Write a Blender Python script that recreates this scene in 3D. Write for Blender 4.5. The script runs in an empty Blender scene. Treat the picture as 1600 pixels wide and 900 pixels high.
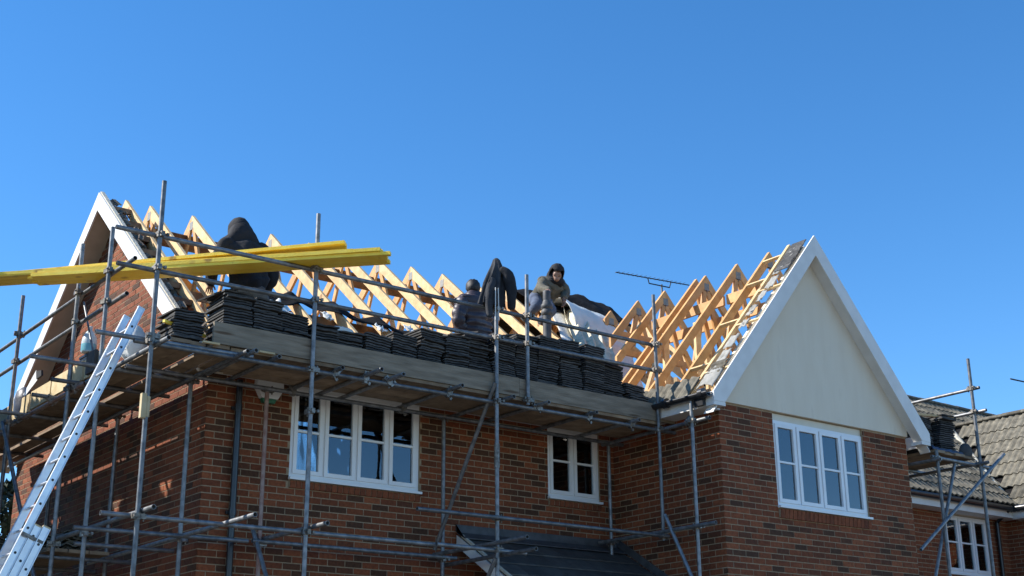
import bpy, math, random
from mathutils import Vector, Matrix, noise
random.seed(7)
S = bpy.context.scene
COL = S.collection
V = Vector
R = math.radians

# ------------------------------------------------------------------ camera
FPX, PITCH, ROLL, YAW = 2100.58, R(18.5305), R(-0.4632), R(37.4194)
CAM = V((0, 0, 1.6))
_fw = V((math.sin(YAW), math.cos(YAW), 0)); _ri = V((math.cos(YAW), -math.sin(YAW), 0)); _up = V((0, 0, 1))
CF = _fw * math.cos(PITCH) + _up * math.sin(PITCH)
_U = -_fw * math.sin(PITCH) + _up * math.cos(PITCH)
CR = _ri * math.cos(ROLL) + _U * math.sin(ROLL)
CU = -_ri * math.sin(ROLL) + _U * math.cos(ROLL)
cd = bpy.data.cameras.new('camera'); cd.sensor_width = 36; cd.lens = FPX * 36 / 1600; cd.clip_end = 5000; cd.clip_start = .1
cam = bpy.data.objects.new('camera', cd); COL.objects.link(cam)
M = Matrix((CR, CU, -CF)).transposed().to_4x4(); M.translation = CAM
cam.matrix_world = M
S.camera = cam

# ------------------------------------------------------------------ light
SUN = V((-1.0, .78, 1.0)).normalized()            # direction towards the sun
EL = math.asin(SUN.z); AZ = math.atan2(SUN.x, SUN.y)
w = bpy.data.worlds.new('World'); S.world = w; w.use_nodes = True
nt = w.node_tree; nt.nodes.clear()
sky = nt.nodes.new('ShaderNodeTexSky'); sky.sky_type = 'NISHITA'; sky.sun_disc = False
sky.sun_elevation = EL; sky.sun_rotation = AZ; sky.altitude = 1500; sky.air_density = 1.0; sky.dust_density = .0; sky.ozone_density = 3.0
bg = nt.nodes.new('ShaderNodeBackground'); bg.inputs['Strength'].default_value = .146
wo = nt.nodes.new('ShaderNodeOutputWorld')
hs0 = nt.nodes.new('ShaderNodeHueSaturation'); hs0.inputs['Saturation'].default_value = 1.26; hs0.inputs['Value'].default_value = 1.0
nt.links.new(sky.outputs[0], hs0.inputs['Color']); nt.links.new(hs0.outputs[0], bg.inputs[0]); nt.links.new(bg.outputs[0], wo.inputs[0])
sd = bpy.data.lights.new('sun', 'SUN'); sd.energy = 4.8; sd.angle = R(.53); sd.color = (1, .955, .88)
so = bpy.data.objects.new('sun', sd); COL.objects.link(so)
so.rotation_euler = SUN.to_track_quat('Z', 'Y').to_euler(); so.location = (-30, 20, 40)
S.view_settings.view_transform = 'Standard'; S.view_settings.look = 'None'
S.view_settings.exposure = 0.7; S.view_settings.gamma = 1
S.view_settings.use_curve_mapping = False
S.cycles.max_bounces = 8; S.cycles.transparent_max_bounces = 12

# ------------------------------------------------------------------ materials
def mat(name, c1, c2=None, scale=6, rough=.7, metal=0, bump=0, bscale=40, stretch=(1, 1, 1), spec=.5, objvar=0, c3=None, detail=5, lo=.35, hi=.65, knots=0):
    m = bpy.data.materials.new(name); m.use_nodes = True
    t = m.node_tree; N = t.nodes; L = t.links
    b = N['Principled BSDF']; b.inputs['Roughness'].default_value = rough; b.inputs['Metallic'].default_value = metal
    b.inputs['Specular IOR Level'].default_value = spec
    tc = N.new('ShaderNodeTexCoord'); mp = N.new('ShaderNodeMapping'); mp.inputs['Scale'].default_value = stretch
    L.new(tc.outputs['Object'], mp.inputs['Vector'])
    oi = N.new('ShaderNodeObjectInfo')
    off = N.new('ShaderNodeVectorMath'); off.operation = 'MULTIPLY_ADD'
    off.inputs[1].default_value = (37, 17, 29); L.new(oi.outputs['Random'], off.inputs[0]); L.new(mp.outputs[0], off.inputs[2])
    nz = N.new('ShaderNodeTexNoise'); nz.inputs['Scale'].default_value = scale; nz.inputs['Detail'].default_value = detail
    L.new(off.outputs[0], nz.inputs['Vector'])
    rp = N.new('ShaderNodeValToRGB'); rp.color_ramp.elements[0].position = lo; rp.color_ramp.elements[1].position = hi
    rp.color_ramp.elements[0].color = (*c1, 1); rp.color_ramp.elements[1].color = (*(c2 or c1), 1)
    if c3:
        e = rp.color_ramp.elements.new(min(.97, hi + .15)); e.color = (*c3, 1)
    L.new(nz.outputs[0], rp.inputs[0])
    out = rp.outputs[0]
    if knots:
        vo = N.new('ShaderNodeTexVoronoi'); vo.inputs['Scale'].default_value = knots; L.new(off.outputs[0], vo.inputs['Vector'])
        kr = N.new('ShaderNodeValToRGB'); kr.color_ramp.elements[0].position = .10; kr.color_ramp.elements[0].color = (.32, .2, .12, 1); kr.color_ramp.elements[1].position = .2; kr.color_ramp.elements[1].color = (1, 1, 1, 1)
        L.new(vo.outputs['Distance'], kr.inputs[0]); mk = N.new('ShaderNodeMix'); mk.data_type = 'RGBA'; mk.blend_type = 'MULTIPLY'; mk.inputs['Factor'].default_value = .8
        L.new(out, mk.inputs['A']); L.new(kr.outputs[0], mk.inputs['B']); out = mk.outputs['Result']
    if objvar:
        hsv = N.new('ShaderNodeHueSaturation'); mr = N.new('ShaderNodeMapRange')
        mr.inputs['To Min'].default_value = 1 - objvar; mr.inputs['To Max'].default_value = 1 + objvar
        L.new(oi.outputs['Random'], mr.inputs['Value']); L.new(mr.outputs[0], hsv.inputs['Value']); L.new(out, hsv.inputs['Color']); out = hsv.outputs[0]
    L.new(out, b.inputs['Base Color'])
    if bump:
        n2 = N.new('ShaderNodeTexNoise'); n2.inputs['Scale'].default_value = bscale; n2.inputs['Detail'].default_value = 4
        L.new(off.outputs[0], n2.inputs['Vector'])
        bp = N.new('ShaderNodeBump'); bp.inputs['Strength'].default_value = bump; bp.inputs['Distance'].default_value = .02
        L.new(n2.outputs[0], bp.inputs['Height']); L.new(bp.outputs[0], b.inputs['Normal'])
    return m

def ramp_mat(name, stops, rough=.85, bump=.5, grain=.25, gscale=30):
    """colour picked per piece (per object or per mesh island) plus fine grain"""
    m = bpy.data.materials.new(name); m.use_nodes = True
    t = m.node_tree; N = t.nodes; L = t.links
    b = N['Principled BSDF']; b.inputs['Roughness'].default_value = rough; b.inputs['Specular IOR Level'].default_value = .3
    g = N.new('ShaderNodeNewGeometry'); oi = N.new('ShaderNodeObjectInfo')
    a = N.new('ShaderNodeMath'); a.operation = 'ADD'; L.new(g.outputs['Random Per Island'], a.inputs[0]); L.new(oi.outputs['Random'], a.inputs[1])
    fr = N.new('ShaderNodeMath'); fr.operation = 'FRACT'; L.new(a.outputs[0], fr.inputs[0])
    rp = N.new('ShaderNodeValToRGB'); els = rp.color_ramp.elements
    els[0].position = stops[0][0]; els[0].color = (*stops[0][1], 1); els[1].position = stops[-1][0]; els[1].color = (*stops[-1][1], 1)
    for p, c in stops[1:-1]:
        e = els.new(p); e.color = (*c, 1)
    L.new(fr.outputs[0], rp.inputs[0])
    nz = N.new('ShaderNodeTexNoise'); nz.inputs['Scale'].default_value = gscale; nz.inputs['Detail'].default_value = 6
    L.new(g.outputs['Position'], nz.inputs['Vector'])
    mr = N.new('ShaderNodeMapRange'); mr.inputs['From Min'].default_value = .3; mr.inputs['From Max'].default_value = .7
    mr.inputs['To Min'].default_value = 1 - grain; mr.inputs['To Max'].default_value = 1 + grain
    L.new(nz.outputs[0], mr.inputs['Value'])
    hs = N.new('ShaderNodeHueSaturation'); L.new(mr.outputs[0], hs.inputs['Value']); L.new(rp.outputs[0], hs.inputs['Color'])
    L.new(hs.outputs[0], b.inputs['Base Color'])
    if bump:
        bp = N.new('ShaderNodeBump'); bp.inputs['Strength'].default_value = bump; bp.inputs['Distance'].default_value = .01
        L.new(nz.outputs[0], bp.inputs['Height']); L.new(bp.outputs[0], b.inputs['Normal'])
    return m

def glass_mat(name, tint):
    m = bpy.data.materials.new(name); m.use_nodes = True
    t = m.node_tree; N = t.nodes; L = t.links; N.clear()
    o = N.new('ShaderNodeOutputMaterial'); mx = N.new('ShaderNodeMixShader')
    tr = N.new('ShaderNodeBsdfTransparent'); tr.inputs[0].default_value = (*tint, 1)
    gl = N.new('ShaderNodeBsdfGlossy'); gl.inputs['Roughness'].default_value = .01; gl.inputs['Color'].default_value = (.95, .97, 1, 1)
    nz = N.new('ShaderNodeTexNoise'); nz.inputs['Scale'].default_value = 2.0; nz.inputs['Detail'].default_value = 1
    bp = N.new('ShaderNodeBump'); bp.inputs['Strength'].default_value = .02; bp.inputs['Distance'].default_value = .05
    L.new(nz.outputs[0], bp.inputs['Height']); L.new(bp.outputs[0], gl.inputs['Normal'])
    fr = N.new('ShaderNodeFresnel'); fr.inputs[0].default_value = 1.95
    L.new(fr.outputs[0], mx.inputs[0]); L.new(tr.outputs[0], mx.inputs[1]); L.new(gl.outputs[0], mx.inputs[2]); L.new(mx.outputs[0], o.inputs[0])
    return m

m_brick = ramp_mat('brick_red', [(0, (.07, .031, .016)), (.12, (.085, .036, .018)), (.22, (.165, .046, .018)), (.45, (.235, .066, .025)), (.62, (.145, .041, .017)), (.80, (.27, .080, .031)), (.92, (.165, .046, .018)), (1, (.09, .034, .017))])
m_brick2 = ramp_mat('brick_orange', [(0, (.18, .052, .022)), (.4, (.24, .07, .028)), (.8, (.19, .055, .023)), (1, (.12, .038, .019))])
m_mortar = mat('mortar', (.29, .21, .13), (.39, .29, .185), 25, .95, bump=.4, bscale=90)
m_wood = mat('fresh_timber', (.58, .37, .17), (.78, .56, .29), 9, .65, objvar=.12, bump=.1, bscale=60, detail=6, lo=.3, hi=.7, knots=4.5)
m_wood2 = mat('truss_timber', (.52, .25, .075), (.68, .38, .14), 9, .6, objvar=.12, bump=.1, bscale=60, lo=.3, hi=.7)
m_batten = mat('brown_batten', (.16, .085, .045), (.3, .17, .09), 10, .8, objvar=.25)
m_yellow = mat('yellow_timber', (.90, .60, .035), (.95, .70, .08), 7, .5, objvar=.1, c3=(.62, .37, .03), bump=.15, bscale=50, knots=3.2)
m_board = mat('scaffold_board', (.19, .13, .078), (.30, .215, .135), 7, .85, objvar=.25, bump=.3, bscale=50, stretch=(1, 1, 1))
m_toe = mat('toe_board_timber', (.15, .12, .085), (.29, .24, .175), 9, .9, objvar=.1, bump=.3, bscale=30, stretch=(.3, 1, 2.2), knots=4.5, lo=.3, hi=.72)
m_ochre = mat('ochre_board', (.50, .38, .2), (.62, .50, .3), 6, .8, objvar=.1, bump=.2)
m_steel = mat('galvanised_steel', (.13, .135, .14), (.25, .255, .26), 14, .5, metal=.55, objvar=.25, c3=(.2, .16, .125))
m_coupler = mat('coupler_steel', (.13, .115, .1), (.3, .28, .25), 30, .5, metal=.7, objvar=.3)
m_rust = mat('rusty_steel', (.26, .14, .11), (.36, .27, .23), 9, .6, metal=.4)
m_alu = mat('aluminium', (.62, .65, .70), (.74, .77, .81), 12, .38, metal=.75, objvar=.04)
m_black = mat('black_plastic', (.012, .013, .015), (.022, .023, .026), 10, .3, spec=.6)
m_hole = mat('dark_rubber', (.01, .01, .012), rough=.6)
m_upvc = mat('white_upvc', (.78, .78, .77), (.84, .84, .83), 3, .32, spec=.5)
m_paint = mat('white_bargeboard', (.68, .66, .62), (.76, .74, .70), 5, .5, bump=.06)
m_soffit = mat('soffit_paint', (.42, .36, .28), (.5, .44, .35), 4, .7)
m_render = mat('cream_render', (.84, .73, .565), (.88, .775, .61), 2.2, .95, bump=.55, bscale=160, stretch=(3, 3, .6), c3=(.78, .675, .52))
m_tile = mat('dark_concrete_tile', (.038, .037, .036), (.082, .079, .075), 12, .85, objvar=.45, bump=.3, bscale=90, spec=.35)
m_oldtile = mat('weathered_tile', (.095, .084, .062), (.18, .16, .12), 9, .92, objvar=.28, bump=.5, bscale=60, c3=(.29, .26, .2))
m_lead = mat('dark_flashing', (.045, .045, .046), (.08, .08, .082), 8, .55, objvar=.1)
m_slate = mat('porch_tile', (.04, .038, .035), (.068, .065, .06), 9, .7, objvar=.2)
m_glass = glass_mat('window_glass', (.72, .78, .8))
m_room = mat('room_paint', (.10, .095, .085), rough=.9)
m_curtain = mat('curtain_cloth', (.45, .43, .38), (.55, .52, .46), 5, .9)
m_membrane = mat('grey_membrane', (.64, .63, .58), (.76, .75, .70), 4, .75, bump=.3, bscale=25)
m_membrane2 = mat('stained_membrane', (.56, .50, .36), (.76, .69, .52), 7, .8, bump=.5, bscale=20, c3=(.36, .33, .27))
m_felt = mat('black_felt', (.009, .009, .010), (.018, .018, .020), 6, .95, bump=.4, bscale=20, spec=.1)
m_pipe = mat('grey_vent_pipe', (.05, .05, .05), (.085, .085, .085), 10, .6)
m_plate = mat('nail_plate', (.20, .19, .17), (.30, .28, .25), 60, .6, metal=.3)
m_skin = mat('skin', (.27, .15, .10), (.34, .19, .13), 12, .5)
m_hair = mat('dark_hair', (.012, .010, .009), (.03, .026, .022), 40, .6)
m_hoodie = mat('black_hoodie', (.010, .010, .012), (.020, .020, .024), 8, .9, bump=.5, bscale=14)
m_puffer = mat('plum_puffer', (.045, .032, .037), (.075, .056, .062), 6, .45, bump=.25, bscale=25)
m_olive = mat('olive_jacket', (.075, .07, .05), (.125, .115, .083), 8, .85, bump=.5, bscale=16)
m_trouser = mat('grey_trousers', (.10, .095, .088), (.17, .16, .145), 7, .9, bump=.4, bscale=14)
m_jeans = mat('blue_jeans', (.045, .06, .10), (.10, .125, .18), 9, .9, bump=.4, bscale=18)
m_boot = mat('black_boot', (.02, .018, .016), (.035, .03, .028), 10, .6)
m_greyhood = mat('charcoal_fleece', (.020, .021, .025), (.042, .044, .05), 7, .9, bump=.5, bscale=16)
m_bottle = mat('clear_plastic', (.62, .70, .74), (.72, .79, .82), 6, .25)
m_water = mat('blue_water', (.16, .40, .48), (.22, .47, .54), 6, .2)
m_ground = mat('pale_paving', (.14, .12, .088), (.19, .16, .12), .6, .95)
m_green = mat('green_plastic', (.03, .16, .09), rough=.5)
m_plaster = mat('ceiling_insulation', (.50, .33, .16), (.62, .43, .22), 3, .95, bump=.5, bscale=12)
m_valley = mat('valley_mortar', (.50, .46, .36), (.62, .57, .46), 12, .9, bump=.5, bscale=40)
m_bluebag = mat('navy_sheet', (.02, .03, .06), (.05, .07, .12), 5, .5, bump=.4, bscale=10)
m_scrap = mat('old_mortar_scrap', (.10, .075, .055), (.24, .19, .14), 14, .95, objvar=.35, bump=.4)
m_needle = mat('dark_evergreen', (.012, .022, .010), (.035, .055, .022), 3, .8)
m_bark = mat('bark', (.06, .045, .03), (.11, .085, .06), 12, .95, bump=.6)
m_cream = mat('cream_trim', (.66, .60, .47), (.72, .66, .53), 3, .6)
m_strip = mat('torn_grey_strip', (.24, .235, .21), (.36, .35, .32), 9, .9, bump=.4)
m_sack = mat('dark_sack', (.045, .045, .045), (.07, .068, .066), 8, .8, bump=.5, bscale=20)

# ------------------------------------------------------------------ mesh helpers
class MB:
    def __init__(s): s.v = []; s.f = []; s.sm = []
    def add(s, vs, fs, smooth=False):
        o = len(s.v); s.v += [tuple(p) for p in vs]
        for f in fs:
            s.f.append([o + i for i in f]); s.sm.append(smooth)
        return s
    def box(s, x0, x1, y0, y1, z0, z1):
        p = [(x0, y0, z0), (x1, y0, z0), (x1, y1, z0), (x0, y1, z0), (x0, y0, z1), (x1, y0, z1), (x1, y1, z1), (x0, y1, z1)]
        return s.add(p, [(0, 3, 2, 1), (4, 5, 6, 7), (0, 1, 5, 4), (1, 2, 6, 5), (2, 3, 7, 6), (3, 0, 4, 7)])
    def beam(s, p, q, w, h, up=(0, 0, 1)):
        p = V(p); q = V(q); a = (q - p).normalized(); up = V(up); sd = a.cross(up).normalized(); u = sd.cross(a).normalized()
        sd *= w / 2; u *= h / 2
        vs = [p - sd - u, p + sd - u, p + sd + u, p - sd + u, q - sd - u, q + sd - u, q + sd + u, q - sd + u]
        return s.add(vs, [(0, 1, 2, 3), (7, 6, 5, 4), (0, 4, 5, 1), (1, 5, 6, 2), (2, 6, 7, 3), (3, 7, 4, 0)])
    def prism(s, poly, vec):
        n = len(poly); vec = V(vec); a = [V(p) for p in poly]; b = [p + vec for p in a]
        fs = [tuple(range(n))[::-1], tuple(range(n, 2 * n))]
        for i in range(n):
            j = (i + 1) % n; fs.append((i, j, n + j, n + i))
        return s.add(a + b, fs)
    def tube(s, p, q, r=.0242, n=10, hollow=True):
        p = V(p); q = V(q); a = (q - p).normalized(); e = a.orthogonal().normalized(); g = a.cross(e)
        vs = []; fs = []
        def ring(c, rr): 
            k = len(vs); vs.extend([c + (e * math.cos(2 * math.pi * i / n) + g * math.sin(2 * math.pi * i / n)) * rr for i in range(n)]); return k
        A = ring(p, r); B = ring(q, r)
        s.add(vs, [(A + i, A + (i + 1) % n, B + (i + 1) % n, B + i) for i in range(n)], True)
        for c, d, fl in ((p, a, 1), (q, -a, 0)):
            vs = []
            if hollow:
                A = ring(c, r); B = ring(c, r * .83); D = ring(c + d * .06, r * .83)
                fs = [(A + (i + 1) % n, A + i, B + i, B + (i + 1) % n) for i in range(n)] + [(B + (i + 1) % n, B + i, D + i, D + (i + 1) % n) for i in range(n)] + [tuple(D + i for i in range(n))]
            else:
                A = ring(c, r); fs = [tuple(A + i for i in range(n))]
            if not fl: fs = [f[::-1] for f in fs]
            s.add(vs, fs)
        return s
    def loft(s, rings, smooth=True, caps=True):
        n = len(rings[0]); vs = [p for r in rings for p in r]; fs = []
        for k in range(len(rings) - 1):
            for i in range(n):
                j = (i + 1) % n; fs.append((k * n + i, k * n + j, (k + 1) * n + j, (k + 1) * n + i))
        s.add(vs, fs, smooth)
        if caps:
            s.add(rings[0], [tuple(range(n))[::-1]]); s.add(rings[-1], [tuple(range(n))])
        return s
    def grid(s, fn, nu, nv, smooth=True):
        vs = [fn(i / nu, j / nv) for j in range(nv + 1) for i in range(nu + 1)]
        fs = [(j * (nu + 1) + i, j * (nu + 1) + i + 1, (j + 1) * (nu + 1) + i + 1, (j + 1) * (nu + 1) + i) for j in range(nv) for i in range(nu)]
        return s.add(vs, fs, smooth)
    def mesh(s, name, m):
        me = bpy.data.meshes.new(name); me.from_pydata(s.v, [], s.f); me.materials.append(m)
        me.polygons.foreach_set('use_smooth', s.sm); me.update(); return me

ROOTLOC = {}
def thing(name, label, cat, loc=(0, 0, 0), group=None, kind=None):
    o = bpy.data.objects.new(name, None); COL.objects.link(o); o.empty_display_size = .1
    o.location = loc; ROOTLOC[o] = V(loc); tag(o, label, cat, group); return o
def tag(o, label, cat, group=None):
    o['label'] = label; o['category'] = cat
    if group: o['group'] = group
    return o
def obj(name, mb, m, parent=None, world=None):
    me = mb if isinstance(mb, bpy.types.Mesh) else mb.mesh(name, m)
    o = bpy.data.objects.new(name, me); COL.objects.link(o)
    if world is not None: o.matrix_basis = world
    if parent is not None:
        o.parent = parent
        if parent in ROOTLOC: o.matrix_parent_inverse = Matrix.Translation(-ROOTLOC[parent])
    return o
def rebase(o, loc):
    """give a single-mesh thing its origin at its own base"""
    o.data.transform(Matrix.Translation(-V(loc))); o.location = loc; return o
def solid(o, t):
    md = o.modifiers.new('thickness', 'SOLIDIFY'); md.thickness = t; return o
def struct(o): o['kind'] = 'structure'; return o

def seen_area(p, n, a):
    d = V(p) - CAM; z = d.dot(CF)
    if z < 1: return 0
    x = 800 + FPX * d.dot(CR) / z; y = 450 - FPX * d.dot(CU) / z
    if not (-10 < x < 1610 and -10 < y < 910): return 0
    return max(0, -d.normalized().dot(n)) * a / z ** 2
def on_frame(p):
    return seen_area(p, -(V(p) - CAM).normalized(), 1) > 0

# ------------------------------------------------------------------ ground
gm = MB(); gm.box(-1500, 1500, -1500, 1500, -1, 0)
struct(obj('ground', gm, m_ground))

# ------------------------------------------------------------------ brick walls
BR_L, BR_H, PU, PZ = .2130, .0630, .225, .075
class Bricks:
    def __init__(s, house, m, limit=300): s.house = house; s.m = m; s.items = []; s.limit = limit
    def wall(s, org, u, n, length, z0, z1, holes=(), keep=None, shift=0):
        """u: along the wall; n: outward; bricks laid in stretcher bond, joints recessed"""
        org = V(org); u = V(u); n = V(n)
        k = 0; z = z0
        while z + BR_H < z1 + .02:
            off = (-PU / 2 if (k + shift) % 2 else 0)
            i = 0
            while off + i * PU < length:
                a = off + i * PU + .005; b = a + BR_L; i += 1
                a = max(a, 0.0); b = min(b, length)
                if b - a < .03: continue
                segs = [(a, b)]
                for (h0, h1, hz0, hz1) in holes:
                    if z + BR_H > hz0 + .01 and z < hz1 - .01:
                        ns = []
                        for (c, d) in segs:
                            if d <= h0 or c >= h1: ns.append((c, d)); continue
                            if c < h0 - .03: ns.append((c, h0 - .002))
                            if d > h1 + .03: ns.append((h1 + .002, d))
                        segs = ns
                for (c, d) in segs:
                    mid = org + u * ((c + d) / 2) + V((0, 0, z + .005 + BR_H / 2))
                    if keep and not keep(mid): continue
                    pr = .0025 + random.random() * .003
                    full = (d - c) > BR_L - .004
                    s.items.append((mid, u, n, d - c, pr, full, seen_area(mid, n, (d - c) * BR_H)))
            k += 1; z = z0 + k * PZ
    def done(s, stuffname):
        s.items.sort(key=lambda t: -(t[6] if t[5] else 0))
        unit = MB(); unit.box(-BR_L / 2, BR_L / 2, 0, .07, -BR_H / 2, BR_H / 2)
        me = unit.mesh('brick', s.m)
        st = MB(); nb = 0
        for (mid, u, n, ln, pr, full, ar) in s.items:
            if nb < s.limit and full and ar > 0:
                mw = Matrix((u, -n, V((0, 0, 1)))).transposed().to_4x4(); mw.translation = mid + n * pr
                mw = mw @ Matrix.Rotation(random.uniform(-.004, .004), 4, 'Y')
                obj('brick', me, s.m, s.house, mw); nb += 1
            else:
                f = mid + n * pr; b = mid - n * .06; h = u * (ln / 2); zz = V((0, 0, BR_H / 2))
                vs = [f - h - zz, f + h - zz, f + h + zz, f - h + zz, b - h - zz, b + h - zz, b + h + zz, b - h + zz]
                st.add(vs, [(0, 1, 2, 3), (0, 4, 5, 1), (1, 5, 6, 2), (2, 6, 7, 3), (3, 7, 4, 0)])
        o = obj(stuffname, st, s.m, s.house); o['kind'] = 'stuff'

def wall_sheet(org, u, length, z0, z1, holes, inward, thick=.1):
    """mortar face with window openings and reveals"""
    mb = MB(); org = V(org); u = V(u); inw = V(inward)
    us = sorted({0, length, *[h[0] for h in holes], *[h[1] for h in holes]}); zs = sorted({z0, z1, *[h[2] for h in holes], *[h[3] for h in holes]})
    P = lambda a, z, d=0: org + u * a + V((0, 0, z)) + inw * d
    for a, b in zip(us, us[1:]):
        for c, d in zip(zs, zs[1:]):
            if any(h[0] <= (a + b) / 2 <= h[1] and h[2] <= (c + d) / 2 <= h[3] for h in holes): continue
            mb.add([P(a, c), P(b, c), P(b, d), P(a, d)], [(0, 1, 2, 3)])
    for h in holes:
        c = [(h[0], h[2]), (h[1], h[2]), (h[1], h[3]), (h[0], h[3])]
        for i in range(4):
            a, b = c[i], c[(i + 1) % 4]
            mb.add([P(*a), P(*b), P(*b, thick), P(*a, thick)], [(0, 1, 2, 3)])
    return mb

# ------------------------------------------------------------------ main house
XL, YF, XW, YW, XE, YB = 6.04, 13.40, 11.95, 11.42, 15.67, 19.80
RY, RZ, TP = 16.60, 8.57, .839           # ridge and pitch of the long roof
WX, WZ, TW = 13.80, 8.12, 1.17           # ridge and pitch of the wing roof
house = thing('brick_house', 'red brick house with its roof stripped to bare timber trusses', 'house', (6.04, 13.4, 0))
BK = Bricks(house, m_brick)
def main_z(y): return RZ - TP * abs(RY - y)
def wing_z(x): return WZ - TW * abs(WX - x)

W1 = (7.08, 8.83, 4.37, 5.46); W2 = (10.81, 11.69, 4.515, 5.46); W3 = (12.93, 14.72, 4.33, 5.56)
SB = (4.275, 4.425, 4.2)                # underside of each brick sill, on a course line
hl1 = [(W1[0] - XL, W1[1] - XL, W1[2], W1[3]), (W2[0] - XL, W2[1] - XL, W2[2], W2[3])]
obj('wall', wall_sheet((XL, YF, 0), (1, 0, 0), XW - XL, 0, 5.7, hl1, (0, 1, 0)), m_mortar, house)
sl1 = [(h[0], h[1], b_, h[3]) for h, b_ in zip(hl1, SB)]
BK.wall((XL, YF, 0), (1, 0, 0), (0, -1, 0), XW - XL, .0, 5.68, sl1)
gb = MB(); gb.add([(XL, YB, 0), (XL, YF, 0), (XL, YF, main_z(YF) - .12), (XL, RY, RZ - .12), (XL, YB, main_z(YB) - .12)], [(0, 1, 2, 3, 4)])
gb.add([(XL + .2, YB, 0), (XL + .2, YF + .2, 0), (XL + .2, YF + .2, main_z(YF) - .12), (XL + .2, RY, RZ - .12), (XL + .2, YB, main_z(YB) - .12)], [(4, 3, 2, 1, 0)])
obj('wall', gb, m_mortar, house)
BK.wall((XL, YB, 0), (0, -1, 0), (-1, 0, 0), YB - YF, .0, 8.6, keep=lambda p: p.z + .05 < main_z(p.y) - .12, shift=1)
obj('wall', wall_sheet((XW, YF, 0), (0, -1, 0), YF - YW, 0, 5.62, [], (1, 0, 0)), m_mortar, house)
BK.wall((XW, YF, 0), (0, -1, 0), (-1, 0, 0), YF - YW, 0, 5.6, shift=1)
hl3 = [(W3[0] - XW, W3[1] - XW, W3[2], W3[3])]
obj('wall', wall_sheet((XW, YW, 0), (1, 0, 0), XE - XW, 0, 5.62, hl3, (0, 1, 0)), m_mortar, house)
BK.wall((XW, YW, 0), (1, 0, 0), (0, -1, 0), XE - XW, 0, 5.55, [(h[0], h[1], SB[2], h[3]) for h in hl3])
wb = MB(); wb.box(XE - .1, XE, YW + .01, YB, 0, 5.6); wb.box(XL + .01, XE - .1, YB - .1, YB, 0, 5.6)
obj('wall', wb, m_mortar, house)
BK.done('brickwork')
wr = MB(); wr.prism([(XW - .012, YW - .03, 5.57), (XE + .012, YW - .03, 5.57), (XE + .012, YW - .03, wing_z(XE + .012) - .1), (WX, YW - .03, WZ - .1), (XW - .012, YW - .03, wing_z(XW - .012) - .1)], (0, .05, 0))
obj('render_panel', wr, m_render, house)
cb = MB(); cb.box(XL + .22, XE - .12, YF + .12, YB - .12, 5.60, 5.64); cb.box(XW + .12, XE - .12, YW + .12, YF + .1, 5.60, 5.64)
obj('ceiling_insulation', cb, m_plaster, house)
fl = MB(); fl.box(XL + .22, XE - .12, YF + .12, YB - .12, 3.0, 3.04); fl.box(XW + .12, XE - .12, YW + .12, YF + .1, 3.0, 3.04)
obj('upper_floor', fl, m_room, house)

def sill_bricks(x0, x1, y, ztop, zbot):
    n = int((x1 - x0) / .075); p = (x1 - x0) / n; hh = ztop - zbot - .004
    me = MB(); me.prism([(-.0325, -.042, -.012), (-.0325, -.030, -hh), (-.0325, .09, -hh), (-.0325, .09, 0)], (.065, 0, 0)); me = me.mesh('sill_brick', m_brick2)
    for i in range(n):
        obj('sill_brick', me, m_brick2, house, Matrix.Translation((x0 + p * (i + .5), y + random.uniform(-.003, .003), ztop)))
    b = MB(); b.prism([(x0, y - .030, ztop - .018), (x0, y - .022, zbot + .012), (x0, y + .08, zbot + .012), (x0, y + .08, ztop - .006)], (x1 - x0, 0, 0)); obj('sill_mortar', b, m_mortar, house)

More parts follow.
